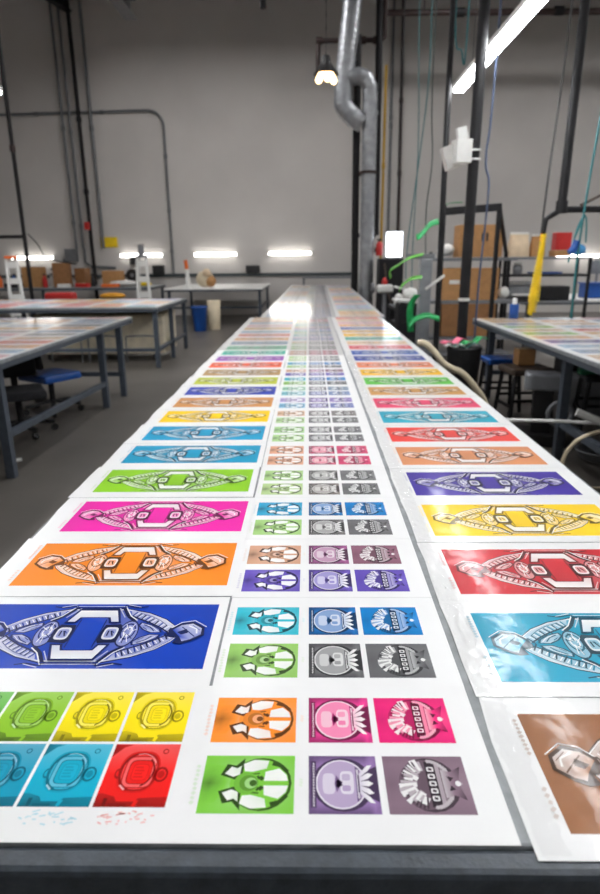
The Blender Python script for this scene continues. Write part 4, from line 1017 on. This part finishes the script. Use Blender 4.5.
MB().blob((-2.42, 15.55, 1.06), .14, 2, .06).build('side_pocket', CARD, pb)
dl = thing('marker_post', 'white and orange post standing on the white topped table', 'post', (-3.0, 15.6, .9))
MB().tube([(-2.98, 15.6, .9), (-3.0, 15.6, 1.35)], [.07, .04]).build('post_body', WHITEP, dl); MB().tube([(-3.0, 15.6, 1.35), (-3.02, 15.6, 1.56)], .045).build('orange_sleeve', ORG_M, dl)
one('speaker', MB().box((-4.35, WY-.14, 1.30), (.32, .2, .26), bev=.02), BLACK, 'black box on the wall rail under a wall light', 'box')
one('speaker', MB().box((-1.62, WY-.14, 1.30), (.4, .2, .2), bev=.02), BLACK, 'black box on the wall rail left of the long table end', 'box')
# clutter on the back left bench
carton((-7.35, 16.9, .9), (.5, .4, .52), 'cardboard box on the left bench behind the ladder', CARD)
carton((-6.55, 16.8, .9), (.42, .4, .62), 'tall dark cardboard box on the left bench', CARDD, .2)
carton((-6.12, 17.1, .9), (.3, .3, .48), 'dark cardboard box, right of the tall one on the left bench', CARDD, -.2)
carton((-5.35, 17.3, .9), (.5, .4, .40), 'cardboard box on the left bench, right of the black pipe', CARD)
q = MB().box((-5.55, 14.0, .80), (.62, .36, .18), None, .04); one('tool_case', q, RED, 'red case on the low dark bench behind the aisle table', 'case')
rb = thing('work_table', 'dark low bench holding the red case behind the aisle table', 'table', (-5.2, 14.0, 0))
MB().box((-5.3, 14.2, .68), (2.6, .9, .05)).build('tabletop', BLACK, rb)
for x in (-6.5, -4.1):
    for y in (13.85, 14.55): MB().bar((x, y, 0), (x, y, .66), .05).build('leg', STEEL, rb)
one('folded_cloth', MB().blob((-4.95, 16.85, .985), .22, 3, .08, (1.7, .8, .34)), WHITEP, 'crumpled white cloth on the left bench', 'cloth')
one('folded_cloth', MB().blob((-4.36, 16.75, .965), .14, 3, .06, (1.3, .8, .4)), YEL, 'crumpled yellow cloth at the right end of the left bench', 'cloth')
one('duffel_bag', MB().blob((-4.45, 14.2, .80), .2, 3, .05, (1.5, .8, .36)), mat('ochre fabric', (214, 150, 40), .8), 'flattened ochre bag on the low bench near the white ladder', 'bag')
for i, (x, y, m, l) in enumerate([(-7.9, 16.9, BLUE, 'small blue bottle'), (-7.0, 16.7, RED, 'red bottle'), (-6.9, 16.9, WHITEP, 'white bottle'), (-5.78, 16.9, BLACK, 'black bottle'), (-8.3, 16.9, ORG_M, 'orange bottle')]):
    t = thing('bottle', l+' standing on the left bench', 'bottle', (x, y, .9), 'bottles on the left bench')
    MB().lathe([(.06, 0), (.065, .01), (.065, .2), (.03, .26), (.03, .3)], (x, y, .9), 14).build('bottle_body', m, t); MB().lathe([(.033, 0), (.033, .05)], (x, y, 1.2), 12).build('cap', BLACK, t)
for i, (x, y, w_, d_, h, m, l) in enumerate([(-9.0, 16.8, .5, .4, .3, CARD, 'cardboard carton at the far left of the left bench'), (-5.95, 16.55, .34, .2, .1, RED, 'small red carton at the front of the left bench'),
      (-7.75, 16.5, .4, .25, .12, BLACK, 'flat black case at the front of the left bench'), (-5.2, 16.5, .42, .26, .08, ORG_M, 'flat orange pack at the front of the left bench'), (-6.4, 16.45, .3, .22, .09, WHITEP, 'flat white pack at the front of the left bench')]):
    t = thing('package', l, 'package', (x, y, .9), 'packs on the left bench')
    MB().box((x, y, .901+h/2), (w_, d_, h), Matrix.Rotation(R.uniform(-.2, .2), 3, 'Z'), .01).build('pack_body', m, t); MB().box((x, y, .903+h), (w_*.5, d_*.4, .004), None, 0).build('pack_label', PAPER, t)
tv = thing('round_fan', 'black round fan standing below the yellow sign', 'fan', (-4.95, 17.7, .9))
MB().tube([(-4.95, 17.7, 1.17), (-4.95, 17.82, 1.17)], .17, 20).build('fan_drum', BLACK, tv); MB().tube([(-4.95, 17.69, 1.17), (-4.95, 17.698, 1.17)], .05, 14).build('hub', GREYP, tv); MB().box((-4.95, 17.76, .95), (.26, .2, .1)).build('foot', BLACK, tv)
jb = thing('conduit', 'grey conduit fittings branching below the wall conduits', 'pipe', (-6.2, WY-.1, 1.5))
MB().tube([(-7.06, WY-.09, 1.62), (-7.2, WY-.09, 1.36), (-7.5, WY-.09, 1.34)], .04).build('branch', COND, jb)
MB().tube([(-6.46, WY-.09, 1.9), (-6.46, WY-.09, 1.52), (-6.3, WY-.09, 1.4), (-5.6, WY-.09, 1.36)], .04).build('branch', COND, jb)
# metal shelf at the end of the long table
er = thing('storage_rack', 'grey metal rack standing against the wall behind the long table end', 'rack', (.6, 18, 0))
for x in (-.15, 1.3): MB().bar((x, 17.9, 0), (x, 17.9, 1.08), .06).build('post', GREYP, er)
MB().box((.58, 17.9, 1.06), (1.5, .4, .05)).build('shelf', GREYP, er); MB().box((.58, 17.9, .6), (1.5, .4, .04)).build('shelf', GREYP, er)

# ------------------------------------------------------------------ camera, world, view
cam = bpy.data.cameras.new('camera'); co_ = bpy.data.objects.new('camera', cam); COL.objects.link(co_)
right = Vector((0.99986452, 0.01405617, -0.00856501)); up = Vector((0.00406082, 0.29361777, 0.95591428)); back = Vector((0.01595133, -0.95581956, 0.29352091))
M = Matrix((right, up, back)).transposed().to_4x4(); M.translation = Vector((0, 0, 1.56))
co_.matrix_world = M
cam.sensor_fit = 'VERTICAL'; cam.sensor_height = 36; cam.lens = 612/894*36; cam.clip_start = .05
cam.dof.use_dof = True; cam.dof.focus_distance = 1.25; cam.dof.aperture_fstop = 4.0
sc.camera = co_
w = bpy.data.worlds.new('world'); sc.world = w; w.use_nodes = True
w.node_tree.nodes['Background'].inputs[0].default_value = (.05, .055, .06, 1)
sc.view_settings.view_transform = 'Standard'; sc.view_settings.look = 'None'
sc.view_settings.gamma = 1; sc.view_settings.exposure = 0.25; sc.view_settings.use_curve_mapping = False
